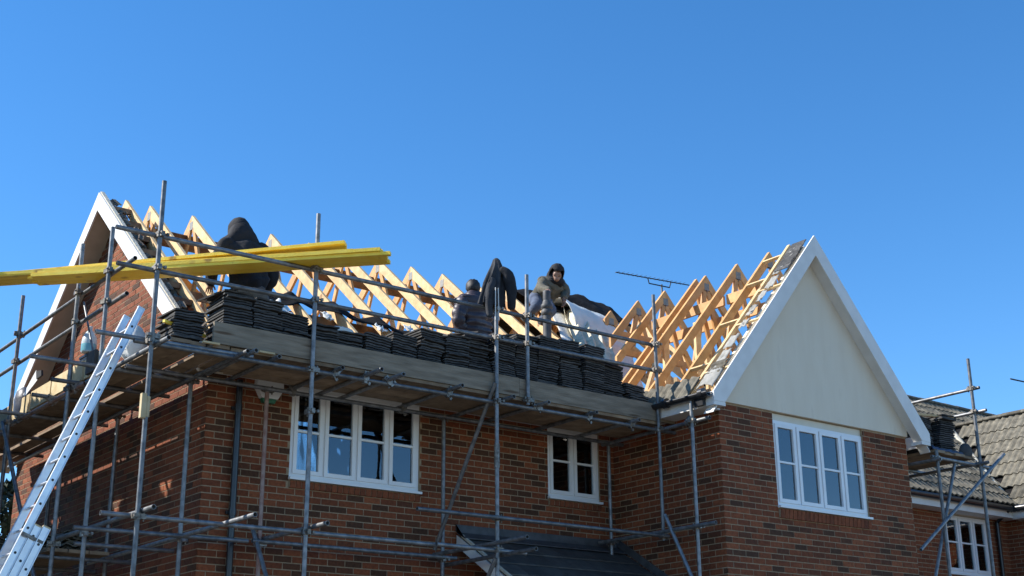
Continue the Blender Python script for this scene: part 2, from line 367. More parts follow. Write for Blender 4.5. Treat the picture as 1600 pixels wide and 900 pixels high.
def window(parent, x0, x1, y, z0, z1, lights, barz, head=0, curtain=0):
    """casement window; y is the wall face, the frame sits a little back"""
    yf = y + .02; d = .07
    f = MB(); zs = z0 + .035; zt = z1 - head
    f.box(x0 + .003, x0 + .055, yf, yf + d, zs, zt - .003); f.box(x1 - .055, x1 - .003, yf, yf + d, zs, zt - .003)
    f.box(x0 + .055, x1 - .055, yf, yf + d, zt - .055, zt - .003); f.box(x0 + .055, x1 - .055, yf, yf + d, zs, zs + .055)
    wl = (x1 - x0) / lights
    for i in range(1, lights): f.box(x0 + wl * i - .018, x0 + wl * i + .018, yf + .004, yf + d, zs + .055, zt - .055)
    wn = obj('window', f, m_upvc, parent)
    s = MB(); s.prism([(x0 - .01, y - .055, z0), (x0 - .01, y - .055, z0 + .028), (x0 - .01, y + .05, z0 + .034), (x0 - .01, y + .05, z0)], (x1 - x0 + .02, 0, 0)); obj('sill', s, m_upvc, wn)
    for i in range(lights):
        a = x0 + wl * i + (.048 if i == 0 else .014); b = x0 + wl * (i + 1) - (.048 if i == lights - 1 else .014)
        c0 = zs + .045; c1 = zt - .045
        c = MB(); t = .046; yy = yf - .016
        for bx in ((a, a + t, c0, c1), (b - t, b, c0, c1), (a + t, b - t, c0, c0 + t), (a + t, b - t, c1 - t, c1)): c.box(bx[0], bx[1], yy, yy + .05, bx[2], bx[3])
        obj('casement', c, m_upvc, wn)
        g = MB(); g.box(a + t - .005, b - t + .005, yf + .012, yf + .016, c0 + t - .005, c1 - t + .005); obj('pane', g, m_glass, wn)
        if barz: 
            g = MB(); g.box(a + t, b - t, yf - .006, yf + .030, barz - .013, barz + .013); obj('glazing_bar', g, m_upvc, wn)
    if head:
        h = MB(); h.box(x0 + .002, x1 - .002, y + .03, y + .09, z1 - head, z1 - .002); obj('head_strip', h, m_cream, wn)
    rm = MB(); a, b, c, e = x0 - .9, x1 + .9, y + .13, y + 3.2
    zb, zc = z0 - .8, z1 + .12
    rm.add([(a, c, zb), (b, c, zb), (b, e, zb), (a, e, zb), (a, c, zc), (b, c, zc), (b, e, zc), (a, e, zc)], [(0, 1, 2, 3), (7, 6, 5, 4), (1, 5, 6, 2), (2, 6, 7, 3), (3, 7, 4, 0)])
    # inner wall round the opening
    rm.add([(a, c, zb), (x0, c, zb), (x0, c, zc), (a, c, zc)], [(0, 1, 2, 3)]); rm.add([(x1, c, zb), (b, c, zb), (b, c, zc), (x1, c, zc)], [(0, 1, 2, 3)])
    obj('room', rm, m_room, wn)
    for (ca, cb_) in ([(x0 + .02, x0 + .22), (x1 - .3, x1 - .02)] if curtain else []):
        cu = MB(); cu.grid(lambda u, v: V((ca + (cb_ - ca) * u, y + .2 + .03 * math.sin(u * 40), z0 - .1 + (z1 - z0 + .1) * v)), 30, 1); obj('curtain', cu, m_curtain, wn)
    return wn
window(house, *W1[:2], YF, *W1[2:], 4, 4.94, curtain=1)
window(house, *W2[:2], YF, *W2[2:], 2, 5.03)
window(house, *W3[:2], YW, *W3[2:], 4, 4.93, head=.09, curtain=1)
sill_bricks(W1[0] + .002, W1[1] - .002, YF, W1[2] - .004, SB[0]); sill_bricks(W2[0] + .002, W2[1] - .002, YF, W2[2] - .004, SB[1]); sill_bricks(W3[0] + .002, W3[1] - .002, YW, W3[2] - .004, SB[2])

# bargeboards, soffits, fascia, gutter
def gable_boards():
    xb = 5.74; dp = .255   # vertical depth of the board
    for sgn, yend in ((-1, 13.02), (1, 20.15)):
        ze = main_z(yend) if sgn < 0 else RZ - TP * (yend - RY)
        b = MB(); b.prism([(xb, RY, RZ + .02), (xb, yend, ze + .02), (xb, yend, ze + .02 - dp), (xb, RY, RZ + .02 - dp)], (.022, 0, 0)); obj('bargeboard', b, m_paint, house)
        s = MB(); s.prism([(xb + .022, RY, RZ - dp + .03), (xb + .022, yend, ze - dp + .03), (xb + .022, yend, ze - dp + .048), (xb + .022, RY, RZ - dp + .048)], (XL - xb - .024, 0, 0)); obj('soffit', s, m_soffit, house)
        c = MB(); c.prism([(xb + .024, RY, RZ + .02), (xb + .024, yend, ze + .02), (xb + .024, yend, ze + .04), (xb + .024, RY, RZ + .04)], (.05, 0, 0)); obj('undercloak', c, m_valley, house)
    # wing
    yb = 11.20; dp = .29
    for sgn, xend in ((-1, 11.66), (1, 15.94)):
        ze = wing_z(xend)
        b = MB(); b.prism([(WX, yb, WZ + .0), (xend, yb, ze), (xend, yb, ze - .12), (xend + (.19 if sgn < 0 else -.19), yb, ze - .12), (WX, yb, WZ - dp)], (0, .022, 0)); obj('bargeboard', b, m_paint, house)
        s = MB(); s.prism([(WX, yb + .022, WZ - dp + .03), (xend, yb + .022, ze - dp + .03), (xend, yb + .022, ze - dp + .045), (WX, yb + .022, WZ - dp + .045)], (0, YW - yb - .055, 0)); obj('soffit', s, m_paint, house)
        c = MB(); xo = xend if sgn < 0 else xend - .2
        c.box(xo + .002, xo + .198, yb + .003, YW - .035, ze - .17, ze - .121); obj('box_end', c, m_paint, house)
        e = MB(); xx = xend; e.prism([(xx, yb + .024, ze - .002), (xx, yb + .024, ze - .17), (xx, YW - .035, ze - .17), (xx, YW - .035, ze - .002)], (.02 if sgn < 0 else -.02, 0, 0)); obj('box_end', e, m_paint, house)
    zf = wing_z(11.66)
    f = MB(); f.box(11.66, 11.682, YW - .03, YF - .32, zf - .17, zf); obj('fascia', f, m_paint, house)
    f = MB(); f.box(15.918, 15.94, YW - .03, YB, zf - .17, zf); obj('fascia', f, m_paint, house)
    s = MB(); s.box(11.684, XW, YW - .03, YF - .32, zf - .168, zf - .15); obj('eaves_soffit', s, m_paint, house)
    zm = main_z(13.08)
    f = MB(); f.box(5.77, 11.655, 13.06, 13.082, zm - .17, zm - .02); obj('fascia', f, m_paint, house)
    s = MB(); s.box(6.05, 11.655, 13.084, 13.4, zm - .17, zm - .15); obj('eaves_soffit', s, m_paint, house)
    def half_round(p, q, r=.058):
        p, q = V(p), V(q); a = (q - p).normalized(); sd = a.cross(V((0, 0, 1))).normalized()
        mb = MB(); n = 9; prof = [(math.cos(math.pi + math.pi * i / n) * r, math.sin(math.pi + math.pi * i / n) * r) for i in range(n + 1)] + [(r * .9 * math.cos(-math.pi * i / n), r * .9 * math.sin(-math.pi * i / n)) for i in range(n + 1)]
        mb.loft([[p + sd * x + V((0, 0, z)) for x, z in prof], [q + sd * x + V((0, 0, z)) for x, z in prof]]); return mb
    g = half_round((11.595, YW - .2, zf - .015), (11.595, 12.75, zf - .005)); gt = obj('gutter', g, m_black, house)
    b = MB()
    for y in (11.30, 11.95, 12.6):
        b = MB(); b.tube((11.595, y, zf - .02), (11.595, y + .07, zf - .02), .064, 14, False); obj('gutter_bracket', b, m_black, gt)
    e = MB(); e.box(11.60, 11.655, 11.34, 11.50, zf - .16, zf - .06); obj('gutter_outlet', e, m_black, gt)
    g = half_round((15.99, 11.25, zf - .02), (15.99, 14.2, zf - .015)); obj('gutter', g, m_black, house)
gable_boards()

# downpipe and alarm box on the front wall
dp = MB(); dp.tube((6.39, 13.335, 0), (6.39, 13.335, 5.40), .036, 12, False); dpo = obj('downpipe', dp, m_black, house)
for z in (5.05, 3.9, 2.2, .9):
    c = MB(); c.tube((6.39, 13.335, z), (6.39, 13.335, z + .07), .043, 12, False); c.box(6.33, 6.45, 13.36, 13.398, z + .015, z + .05); obj('pipe_clip', c, m_black, dpo)
al = MB(); al.prism([(6.60, 13.392, 5.46), (6.92, 13.392, 5.46), (6.93, 13.392, 5.36), (6.86, 13.392, 5.24), (6.66, 13.392, 5.24), (6.59, 13.392, 5.36)], (0, -.075, 0))
alo = obj('alarm_box', al, m_upvc, house)
al = MB(); al.prism([(6.67, 13.39, 5.238), (6.85, 13.39, 5.238), (6.83, 13.39, 5.19), (6.69, 13.39, 5.19)], (0, -.06, 0)); obj('alarm_lens', al, m_green, alo)

# ------------------------------------------------------------------ roof trusses
RD = .135 / math.cos(math.atan(TP)); WD = .11 / math.cos(math.atan(TW))
def rafter_main(x, sgn, yend, w=.04):
    ze = RZ - TP * abs(yend - RY); mb = MB()
    mb.prism([(x - w / 2, RY, RZ), (x - w / 2, yend, ze), (x - w / 2, yend, ze - RD), (x - w / 2, RY, RZ - RD)], (w, 0, 0)); return mb
def main_truss(x):
    c = MB(); c.box(x - .0165, x + .0165, 13.25, 19.95, 5.645, 5.74)
    t = obj('roof_truss', c, m_wood, house)
    obj('rafter', rafter_main(x, -1, 13.06 if x < 11.6 else 13.42), m_wood, t); obj('rafter', rafter_main(x, 1, 20.1), m_wood2, t)
    for (y0, z0, y1, z1) in ((RY - .04, RZ - .15, 15.5, 5.74), (RY + .04, RZ - .15, 17.7, 5.74), (14.95, main_z(14.95) - RD, 15.5, 5.74), (18.25, main_z(18.25) - RD, 17.7, 5.74)):
        b = MB(); b.beam((x, y0, z0), (x, y1, z1), .036, .07, (0, 1, 0)); obj('web', b, m_wood2, t)
    for dx in (-.0225, .0215):
        p = MB(); p.box(x + dx, x + dx + .0012, RY - .05, RY + .05, RZ - .22, RZ - .10); obj('nail_plate', p, m_plate, t)
TX = [6.48, 7.10, 7.72, 8.32, 8.94, 9.54, 10.14, 10.74, 11.33, 11.93, 12.53, 13.13, 13.73, 14.33, 14.93, 15.50]
for x in TX: main_truss(x)
# gable ladder at the left verge
for sgn, ye in ((-1, 13.06), (1, 20.1)): obj('rafter', rafter_main(6.13, sgn, ye), m_wood, house)
for k, s in enumerate([.25, .62, .98, 1.35, 1.72, 2.08, 2.45, 2.82, 3.2]):
    y = RY - s; z = main_z(y) - .045
    b = MB(); b.box(5.77, 6.105, y - .022, y + .022, z - .05, z + .02); obj('ladder_noggin', b, m_batten, house)
    y2 = RY + s; b = MB(); b.box(5.77, 6.105, y2 - .022, y2 + .022, z - .05, z + .02); obj('ladder_noggin', b, m_batten, house)
# ridge binders under the apex
for (yy, zz, x0, x1) in ((RY - 1.9, RZ - TP * 1.9 - .24, 6.2, 9.2),):
    b = MB(); b.box(x0, x1, yy - .012, yy + .012, zz - .055, zz + .055); obj('binder', b, m_batten, house)
b = MB(); b.beam((6.2, RY + .20, RZ - .35), (15.5, RY + .20, RZ - .35), .24, .024, (0, .64, .77)); obj('binder', b, m_batten, house)
b = MB(); b.beam((6.5, 16.9, 8.2), (9.6, 18.4, 6.9), .09, .022, (0, .64, .77)); obj('diagonal_brace', b, m_wood2, house)
b = MB(); b.box(6.2, 11.9, 17.75, 17.78, 5.745, 5.84); obj('binder', b, m_wood2, house)
b = MB(); b.box(6.2, 11.9, 15.46, 15.49, 5.745, 5.84); obj('binder', b, m_wood2, house)
# timber packed along the wall plate, seen over the tile stacks
for i in range(14):
    x = 6.2 + i * .41; b = MB(); b.box(x, x + .36, 13.44, 13.46, 5.745, 5.745 + random.uniform(.12, .30)); obj('eaves_board', b, m_wood2, house)

def wing_truss(y, w=.045, dbl=False):
    zm = main_z(y) if y > 13.35 else -9
    xf = 11.68
    if zm > wing_z(xf): xf = WX - (WZ - zm - (.36 if y > 14 else 0)) / TW
    xr = 2 * WX - xf
    if y <= 13.4:
        c = MB(); c.box(11.9, 15.7, y - w / 2 + .004, y + w / 2 - .004, 5.645, 5.74); t = obj('roof_truss', c, m_wood2, house)
    else:
        c = MB(); zz = zm + (.40 if y > 14 else .05); c.box(xf + .12, xr - .12, y - w / 2 + .004, y + w / 2 - .004, zz + .01, zz + .10); t = obj('roof_truss', c, m_wood2, house)
    for sgn, xe in ((-1, xf), (1, xr)):
        ze = wing_z(xe); mb = MB()
        mb.prism([(WX, y - w / 2, WZ), (xe, y - w / 2, ze), (xe, y - w / 2, ze - WD), (WX, y - w / 2, WZ - WD)], (0, w, 0)); obj('rafter', mb, m_wood2, t)
    zb = 5.74 if y <= 13.4 else zm + .14
    if WZ - zb > .9:
        for sx in ((-1, 1) if y not in (12.04, 13.50) else (1,)):
            b = MB(); b.beam((WX + sx * .03, y, WZ - .25), (WX + sx * min(.55, (WZ - zb) * .28), y, zb), .036, .08, (1, 0, 0)); obj('web', b, m_wood2, t)
            if y in (12.66, 13.30):
                xx = WX + sx * 1.15; b = MB(); b.beam((xx, y, wing_z(xx) - WD), (WX + sx * .62, y, zb), .036, .08, (1, 0, 0)); obj('web', b, m_wood2, t)
    for dy in (-w / 2 - .0015, w / 2 + .0003):
        p = MB(); p.box(WX - .05, WX + .05, y + dy, y + dy + .0012, WZ - .24, WZ - .13); obj('nail_plate', p, m_plate, t)
for y in (12.04, 12.66, 13.30, 13.50, 14.18, 14.79, 15.44): wing_truss(y)
# gable-ladder rafters of the wing and its noggins
for sgn in (-1, 1):
    xe = 11.68 if sgn < 0 else 15.92; y = 11.64; w_ = .05; mb = MB()
    mb.prism([(WX, y, WZ), (xe, y, wing_z(xe)), (xe, y, wing_z(xe) - .09), (WX, y, WZ - .09)], (0, w_, 0)); obj('rafter', mb, m_wood, house)
for x in (12.12, 12.72, 13.30, 13.66):
    z = wing_z(x) - .03
    b = MB(); b.beam((x, 11.69, z), (x, 12.018, z), .03, .045, (-.76, 0, .65)); obj('ladder_noggin', b, m_wood, house)
for x in (11.98, 12.62, 13.10):
    z = wing_z(x) - .02
    b = MB(); b.beam((x, 11.225, z), (x, 11.64, z), .03, .03, (-.76, 0, .65)); obj('ladder_noggin', b, m_wood, house)
# binder boards and heavy posts in the wing
for (xa, za, ya, yb_) in ((WX - .30, WZ - .62, 11.7, 12.6), (WX - .26, WZ - .60, 12.7, 14.2), (WX + .3, WZ - .66, 12.1, 14.8)):
    b = MB(); b.box(xa - .02, xa + .02, ya, yb_, za - .07, za + .07); obj('binder', b, m_wood2, house)
for (xa, ya, zt) in ((13.0, 12.72, 7.1), (13.06, 13.42, 7.12), (12.55, 12.10, 6.55)):
    b = MB(); b.box(xa - .05, xa + .05, ya, ya + .045, 5.74, zt); obj('post', b, m_wood, house)
for (p, q) in (((12.0, 12.2, 6.0), (13.6, 13.25, 6.05)), ((12.1, 12.9, 5.9), (13.0, 13.5, 6.9)), ((11.98, 12.3, 5.82), (11.98, 13.5, 5.82)), ((12.3, 11.8, 5.82), (12.3, 13.5, 5.82))):
    b = MB(); b.beam(p, q, .045, .1); obj('noggin', b, m_wood, house)
b = MB(); b.box(12.02, 13.2, 13.46, 13.48, 5.745, 6.15); obj('plywood_sheet', b, m_plaster, house)

# ------------------------------------------------------------------ tiles
def tile_mesh(name, m, wdt=.325, ln=.42, amp=.006, th=.017, n=8):
    mb = MB(); top = []; bot = []
    for i in range(n + 1):
        u = i / n; z = amp * max(0, math.sin(u * 4 * math.pi - .6)) ** .8 if math.sin(u * 4 * math.pi - .6) > 0 else 0
        top.append((u * wdt - wdt / 2, z + th)); bot.append((u * wdt - wdt / 2, z))
    prof = top + bot[::-1]; N = len(prof)
    mb.loft([[V((x, 0, z)) for x, z in prof], [V((x, ln, z)) for x, z in prof]], smooth=False, caps=False)
    for yy, fl in ((0, 1), (ln, 0)):
        for i in range(n):
            q = [(*top[i],), (*top[i + 1],), (*bot[i + 1],), (*bot[i],)]
            q = [V((x, yy, z)) for x, z in q]; mb.add(q, [(0, 1, 2, 3) if not fl else (3, 2, 1, 0)])
    return mb.mesh(name, m)
TILE = tile_mesh('tile', m_tile); OLD = tile_mesh('tile', m_oldtile, .325, .42, .034, .016)
ORD = 'first second third fourth fifth sixth seventh eighth ninth tenth eleventh twelfth thirteenth fourteenth fifteenth sixteenth seventeenth eighteenth nineteenth twentieth'.split()
def tile_stack(x, y, z, n, label, group, tilt=0, lean=0, rz=0, pitch=.0285):
    t = thing('tile_stack', label, 'tile stack', (x, y, z), group); ty = random.uniform(-.05, .09); tx = random.uniform(-.02, .02)
    dx = dy = 0
    for k in range(n):
        dx += random.uniform(-.010, .010) + lean; dy += random.uniform(-.010, .010)
        dx *= .9
        fl = random.random() < .12
        mw = Matrix.Translation((x + dx, y + dy, z + .002 + k * pitch)) @ Matrix.Rotation(rz + random.uniform(-.05, .05), 4, 'Z') @ Matrix.Rotation((tilt + ty) * k / n + random.uniform(-.016, .016), 4, 'Y') @ Matrix.Rotation(tx * k / n + random.uniform(-.012, .014), 4, 'X')
        if fl: mw = mw @ Matrix.Translation((random.choice((-.03, .03)), random.choice((-.03, .02)), 0))
        obj('tile', TILE, m_tile, t, mw)
    return t
DZ = 5.412
front = [(5.30, 12), (5.80, 22), (6.14, 21), (6.48, 18), (6.83, 16), (7.17, 15), (7.52, 16), (7.86, 18), (8.22, 22), (8.56, 22), (8.91, 24), (9.26, 26), (9.61, 29), (9.96, 30), (10.31, 31), (10.66, 30), (11.01, 24), (11.34, 16)]
for i, (x, n) in enumerate(front):
    tile_stack(x, 12.27 + random.uniform(-.015, .02) + (.05 if i == 0 else 0), DZ, n, f'stack of dark roof tiles on front platform, {ORD[i]} from its left end', 'tile stacks in the front row', tilt=(.05 if i in (6, 7) else 0), rz=random.uniform(-.03, .03))
for i, (x, n) in enumerate([(9.95, 33), (10.3, 34), (10.66, 31)]):
    tile_stack(x, 12.72, DZ, n, f'taller stack of dark tiles behind the front row, {ORD[i]} from the left', 'tile stacks in the back row', rz=random.uniform(-.05, .05))
# loose tile leaning on the second stack
mw = Matrix.Translation((5.72, 12.34, 6.04)) @ Matrix.Rotation(R(-24), 4, 'Y') @ Matrix.Rotation(R(4), 4, 'X')
o = obj('roof_tile', TILE, m_tile, None, mw); tag(o, 'single dark tile tilted on top of the second tile stack', 'tile')
for i, (x, y, z, rx, ry) in enumerate([(9.10, 12.42, 6.15, 6, 5), (9.45, 12.5, 6.24, -4, -8), (10.6, 12.5, 6.30, 9, 7), (11.12, 12.45, 6.115, 5, 9)]):
    mw = Matrix.Translation((x, y, z)) @ Matrix.Rotation(R(20 * (-1) ** i), 4, 'Z') @ Matrix.Rotation(R(ry), 4, 'Y') @ Matrix.Rotation(R(rx), 4, 'X')
    o = obj('roof_tile', TILE, m_tile, None, mw); tag(o, ['loose dark tile skewed on a stack left of the hanging hoodie pole base', 'loose dark tile skewed on a stack just right of the hanging hoodie', 'loose dark tile skewed on the stacks in front of the membrane', 'loose dark tile at the right-hand end of the stacked tiles'][i], 'tile')

# remaining tiles along the wing eaves
ex = V((1, 0, TW)).normalized()
for i, y in enumerate([12.98, 12.68, 12.38, 12.08, 11.78]):
    org = V((11.60, y, wing_z(11.60) + .03))
    rot = Matrix((V((0, -1, 0)), ex, V((0, -1, 0)).cross(ex))).transposed().to_4x4(); rot.translation = org + V((0, 0, random.uniform(0, .01)))
    obj('eaves_tile', OLD, m_oldtile, house, rot)
SCRAP = tile_mesh('broken_tile', m_scrap, .33, .36, .04, .02, 6)
# tile scraps at both verges
for k in range(17):
    s = .18 + k * .19; y = RY - s
    rot = Matrix.Translation((5.90 + random.uniform(-.03, .07), y, main_z(y) - .02 + random.uniform(-.03, .02))) @ Matrix.Rotation(R(40) + random.uniform(-.3, .3), 4, 'X') @ Matrix.Rotation(random.uniform(-.6, .6), 4, 'Z') @ Matrix.Rotation(random.uniform(-.4, .4), 4, 'Y') @ Matrix.Scale(random.uniform(.3, .52), 4)
    obj('broken_tile', SCRAP, m_scrap, house, rot)
for k in range(7):
    x = WX - .12 - k * .075 if k < 5 else 12.0 - .12 * (k - 5)
    rot = Matrix.Translation((x, 11.28 + random.uniform(0, .03), wing_z(x) + .015)) @ Matrix.Rotation(R(-49) + random.uniform(-.12, .12), 4, 'Y') @ Matrix.Scale(.6, 4)
    obj('broken_tile', TILE if k < 5 else OLD, m_tile, house, rot)
# torn membrane strips left on the wing verge
for k in range(9):
    u0 = k / 9; ln_ = random.uniform(.5, .95) / 9; yo = random.uniform(-.04, .05); wd = random.uniform(.10, .19)
    def strip(u, v):
        x = 13.66 - 1.85 * (u0 + ln_ * u); e = .035 * noise.noise(V((u * 4 + k * 3, v * 3, 3)))
        return V((x + e, 11.40 + yo + wd * v + e, wing_z(x) + .015 + .03 * noise.noise(V((u * 3 + k, v * 3, 0)))))
    s_ = MB(); s_.grid(strip, 8, 4); solid(obj('torn_membrane', s_, m_strip, house), .004)
def ebag(u, v):
    y = 11.26 + .30 * u; x = 11.70 + .22 * v
    return V((x, y, wing_z(x) + .02 + .05 * math.sin(math.pi * u) ** .6 * (1 - .4 * v) + .02 * noise.noise(V((u * 8, v * 8, 2)))))
s_ = MB(); s_.grid(ebag, 14, 10); solid(obj('torn_membrane', s_, m_strip, house), .005)

# ------------------------------------------------------------------ sheets on the roof
def slope_pt(x, y, h=0): return V((x, y - h * .643, main_z(y) + h * .766)) if y <= RY else V((x, y + h * .643, main_z(y) + h * .766))
def bil(c, u, v):
    a, b, d, e = c
    return (a[0] * (1 - u) * (1 - v) + b[0] * u * (1 - v) + d[0] * u * v + e[0] * (1 - u) * v, a[1] * (1 - u) * (1 - v) + b[1] * u * (1 - v) + d[1] * u * v + e[1] * (1 - u) * v)
def memb(corners, amp, sc, seed, base=.02, sag=.03):
    def f(u, v):
        x, y = bil(corners, u, v)
        h = base + amp * (.5 + .5 * noise.noise(V((u * sc * 2.2, v * sc * .35, seed)))) ** 1.5 + .25 * amp * noise.noise(V((u * sc * 5, v * sc * 3, seed + 5)))
        ph = ((x - 6.48) / .605) % 1; h -= sag * math.sin(math.pi * ph) ** 2 * .5
        return slope_pt(x, y, h)
    return f
mb = MB(); mb.grid(memb([(11.45, 13.5), (12.72, 13.5), (14.85, 16.55), (13.1, 16.2)], .05, 2.2, 3, .06), 50, 50)
o = solid(obj('roof_membrane', mb, m_membrane), .004); tag(o, 'pale grey breather membrane sheet laid down the roof valley', 'membrane sheet')
mb = MB(); mb.grid(memb([(11.6, 13.5), (12.3, 13.5), (13.95, 16.0), (13.2, 16.0)], .17, 3.2, 9, .09), 60, 40)
o = solid(obj('roof_membrane', mb, m_membrane2), .004); tag(o, 'crumpled stained cream membrane bunched over the grey sheet', 'membrane sheet')
def blk(u, v):
    x = 12.75 + 1.95 * u; t = v * 2 - 1
    y = RY + .75 * t; h = .04 + .15 * max(0, 1 - abs(u - .75) / .75) + .09 * noise.noise(V((u * 5, v * 4, 1))) + .03 * noise.noise(V((u * 14, v * 12, 1)))
    return V((x, y, RZ - TP * abs(y - RY) * .85 + h * (1 - .5 * abs(t))))
mb = MB(); mb.grid(blk, 30, 30); o = solid(obj('felt_sheet', mb, m_felt), .006); tag(o, 'black felt heaped over the ridge right of the leaning man', 'felt sheet')
def gry(u, v):
    x = 12.95 + 1.2 * u; y = 15.35 + .85 * v; h = .06 + .30 * math.sin(math.pi * v) ** .7 * (1 - .55 * u) + .03 * noise.noise(V((u * 6, v * 6, 4)))
    return slope_pt(x, y, h)
mb = MB(); mb.grid(gry, 24, 18); o = solid(obj('roof_membrane', mb, m_membrane), .005); tag(o, 'grey folded membrane flap arching below the black felt', 'membrane sheet')
def ribbon(u, v):
    x = 7.15 + 2.5 * u; y = 14.42 + .12 * math.sin(u * 5) + .28 * v - .12 * u
    ph = ((x - 6.48) / .605) % 1
    return slope_pt(x, y, .05 - .10 * math.sin(math.pi * ph) * (.5 + .5 * v) + .05 * noise.noise(V((u * 9, v * 3, 0))))
mb = MB(); mb.grid(ribbon, 80, 8); o = solid(obj('felt_sheet', mb, m_felt), .006); tag(o, 'narrow black felt strip sagging across the bare rafters', 'felt sheet')
def rag(u, v):
    x = 7.12 + .30 * u; y = 14.05 + .36 * v
    return slope_pt(x, y, .05 + .07 * noise.noise(V((u * 5, v * 5, 7))))
mb = MB(); mb.grid(rag, 10, 10); o = solid(obj('membrane_scrap', mb, m_membrane), .004); tag(o, 'white membrane scrap on rafters beside the man in black hoodie', 'membrane scrap')
for (x, y, lb) in ((7.95, 14.25, 'small white scrap of membrane under the black felt strip, left one'), (8.72, 14.22, 'small white scrap of membrane under the black felt strip, middle one'), (9.25, 14.35, 'small white scrap of membrane under the black felt strip, right one')):
    mb = MB(); mb.grid(lambda u, v: slope_pt(x + .12 * u, y + .16 * v, .03 + .05 * noise.noise(V((u * 5 + x, v * 5, 7)))), 6, 6); o = solid(obj('membrane_scrap', mb, m_membrane), .004); tag(o, lb, 'membrane scrap')
# wrapped pack on a stack, plank on rafters
pk = MB(); pk.grid(lambda u, v: V((7.02 + .30 * u, 12.40 + .24 * v, 5.84 + .10 * (1 - (2 * u - 1) ** 6) * (1 - (2 * v - 1) ** 6) + .012 * noise.noise(V((u * 9, v * 9, 0))))), 14, 12)
o = obj('wrapped_pack', pk, m_membrane); tag(o, 'small white plastic-wrapped pack on the low tile stacks', 'pack')
pl = MB(); pl.beam((9.60, 14.42, main_z(14.42) + .045), (10.45, 14.25, main_z(14.25) + .045), .16, .03, (0, -.64, .77)); pl.beam((9.66, 14.58, main_z(14.58) + .03), (9.8, 14.0, main_z(14.0) + .03), .05, .03, (0, -.64, .77))
o = obj('plank', pl, m_toe); tag(o, 'short weathered plank lying across rafters left of the puffer jacket', 'plank')

# vent pipe
vp = thing('vent_pipe', 'grey vent pipe with ribbed collar standing through the roof', 'vent pipe', (11.76, 14.55, 6.4))
def lathe(cx, cy, prof, n=18):
    mb = MB(); mb.loft([[V((cx + r * math.cos(2 * math.pi * i / n), cy + r * math.sin(2 * math.pi * i / n), z)) for i in range(n)] for r, z in prof]); return mb
obj('pipe', lathe(11.77, 14.55, [(.062, 6.3), (.062, 7.44), (.062, 7.46)]), m_pipe, vp)
obj('collar', lathe(11.77, 14.55, [(.064, 7.44), (.085, 7.46), (.085, 7.51), (.074, 7.52), (.074, 7.54), (.088, 7.55), (.088, 7.60), (.07, 7.62), (.06, 7.66), (.056, 7.67)]), m_pipe, vp)
obj('cap', lathe(11.77, 14.55, [(.052, 7.67), (.056, 7.70), (.056, 7.80), (.05, 7.82), (.01, 7.825)]), m_pipe, vp)

# ------------------------------------------------------------------ scaffold, main
sc = thing('scaffold', 'steel tube scaffold with boarded platform around the front and left gable', 'scaffold', (4.86, 12.15, 0))
CO = MB()
CO.tube((0, 0, -.03), (0, 0, .03), .036, 12, False); CO.box(-.06, -.026, -.02, .02, -.026, .026); CO.box(.02, .075, -.03, .03, -.024, .024); CO.tube((-.045, -.06, 0), (-.045, .05, 0), .009, 6, False); CO.tube((.06, .0, -.045), (.06, .0, .05), .009, 6, False); CO.box(-.062, -.03, -.07, -.045, -.014, .014)
COUP = CO.mesh('coupler', m_coupler)
def standard(parent, x, y, z0, z1, joints, m=m_steel, ang=0, lean=(0, 0)):
    b = MB(); b.tube((x - lean[0], y - lean[1], z0), (x, y, z1)); s = obj('standard', b, m, parent)
    for z in joints:
        obj('coupler', COUP, m_coupler, s, Matrix.Translation((x, y, z)) @ Matrix.Rotation(ang + random.choice((0, math.pi / 2)) + random.uniform(-.2, .2), 4, 'Z'))
    return s
def tube(parent, name, p, q, m=m_steel, r=.0242):
    b = MB(); b.tube(p, q, r); return obj(name, b, m, parent)
YO, YI, XO, XI = 12.15, 13.20, 4.86, 5.82
for (x, z1, js) in ((4.86, 7.0, (6.42, 6.07, 5.30, 5.36, 3.60)), (6.64, 7.06, (6.42, 6.07, 5.30, 4.85, 3.60)), (9.06, 7.0, (6.42, 6.07, 5.30, 3.95, 3.60))): standard(sc, x, YO, 0, z1, js)
c = MB(); c.tube((9.06, YO, 4.52), (9.06, YO, 4.80), .033, 12, False); obj('sleeve_coupler', c, m_coupler, sc)
c = MB(); c.tube((4.86, YO, 4.55), (4.86, YO, 4.75), .034, 12, False); c.box(4.79, 4.84, YO - .05, YO - .0, 4.53, 4.77); obj('sleeve_coupler', c, m_ochre, sc)
standard(sc, 9.52, YO, 5.32, 6.94, (6.42, 6.07, 5.38)); standard(sc, 11.62, YO, 3.90, 7.09, (6.42, 6.07, 5.30, 3.95))
standard(sc, 6.66, YI, 0, 5.33, (5.30, 3.60), m_rust); standard(sc, 9.04, YI, 0, 5.33, (5.30, 3.60)); standard(sc, 11.69, YI, 3.84, 5.33, (5.30, 4.0))
standard(sc, 11.62, 11.56, 0, 5.62, (5.30, 4.0))
for (y, z1) in ((13.50, 6.92), (14.42, 7.0), (16.45, 6.92), (18.6, 6.9)): standard(sc, XO, y, 0, z1, (6.42, 6.07, 5.30, 3.60))
for y in (13.35, 15.4, 17.6): standard(sc, XI, y, 0, 5.33, (5.30, 3.60))
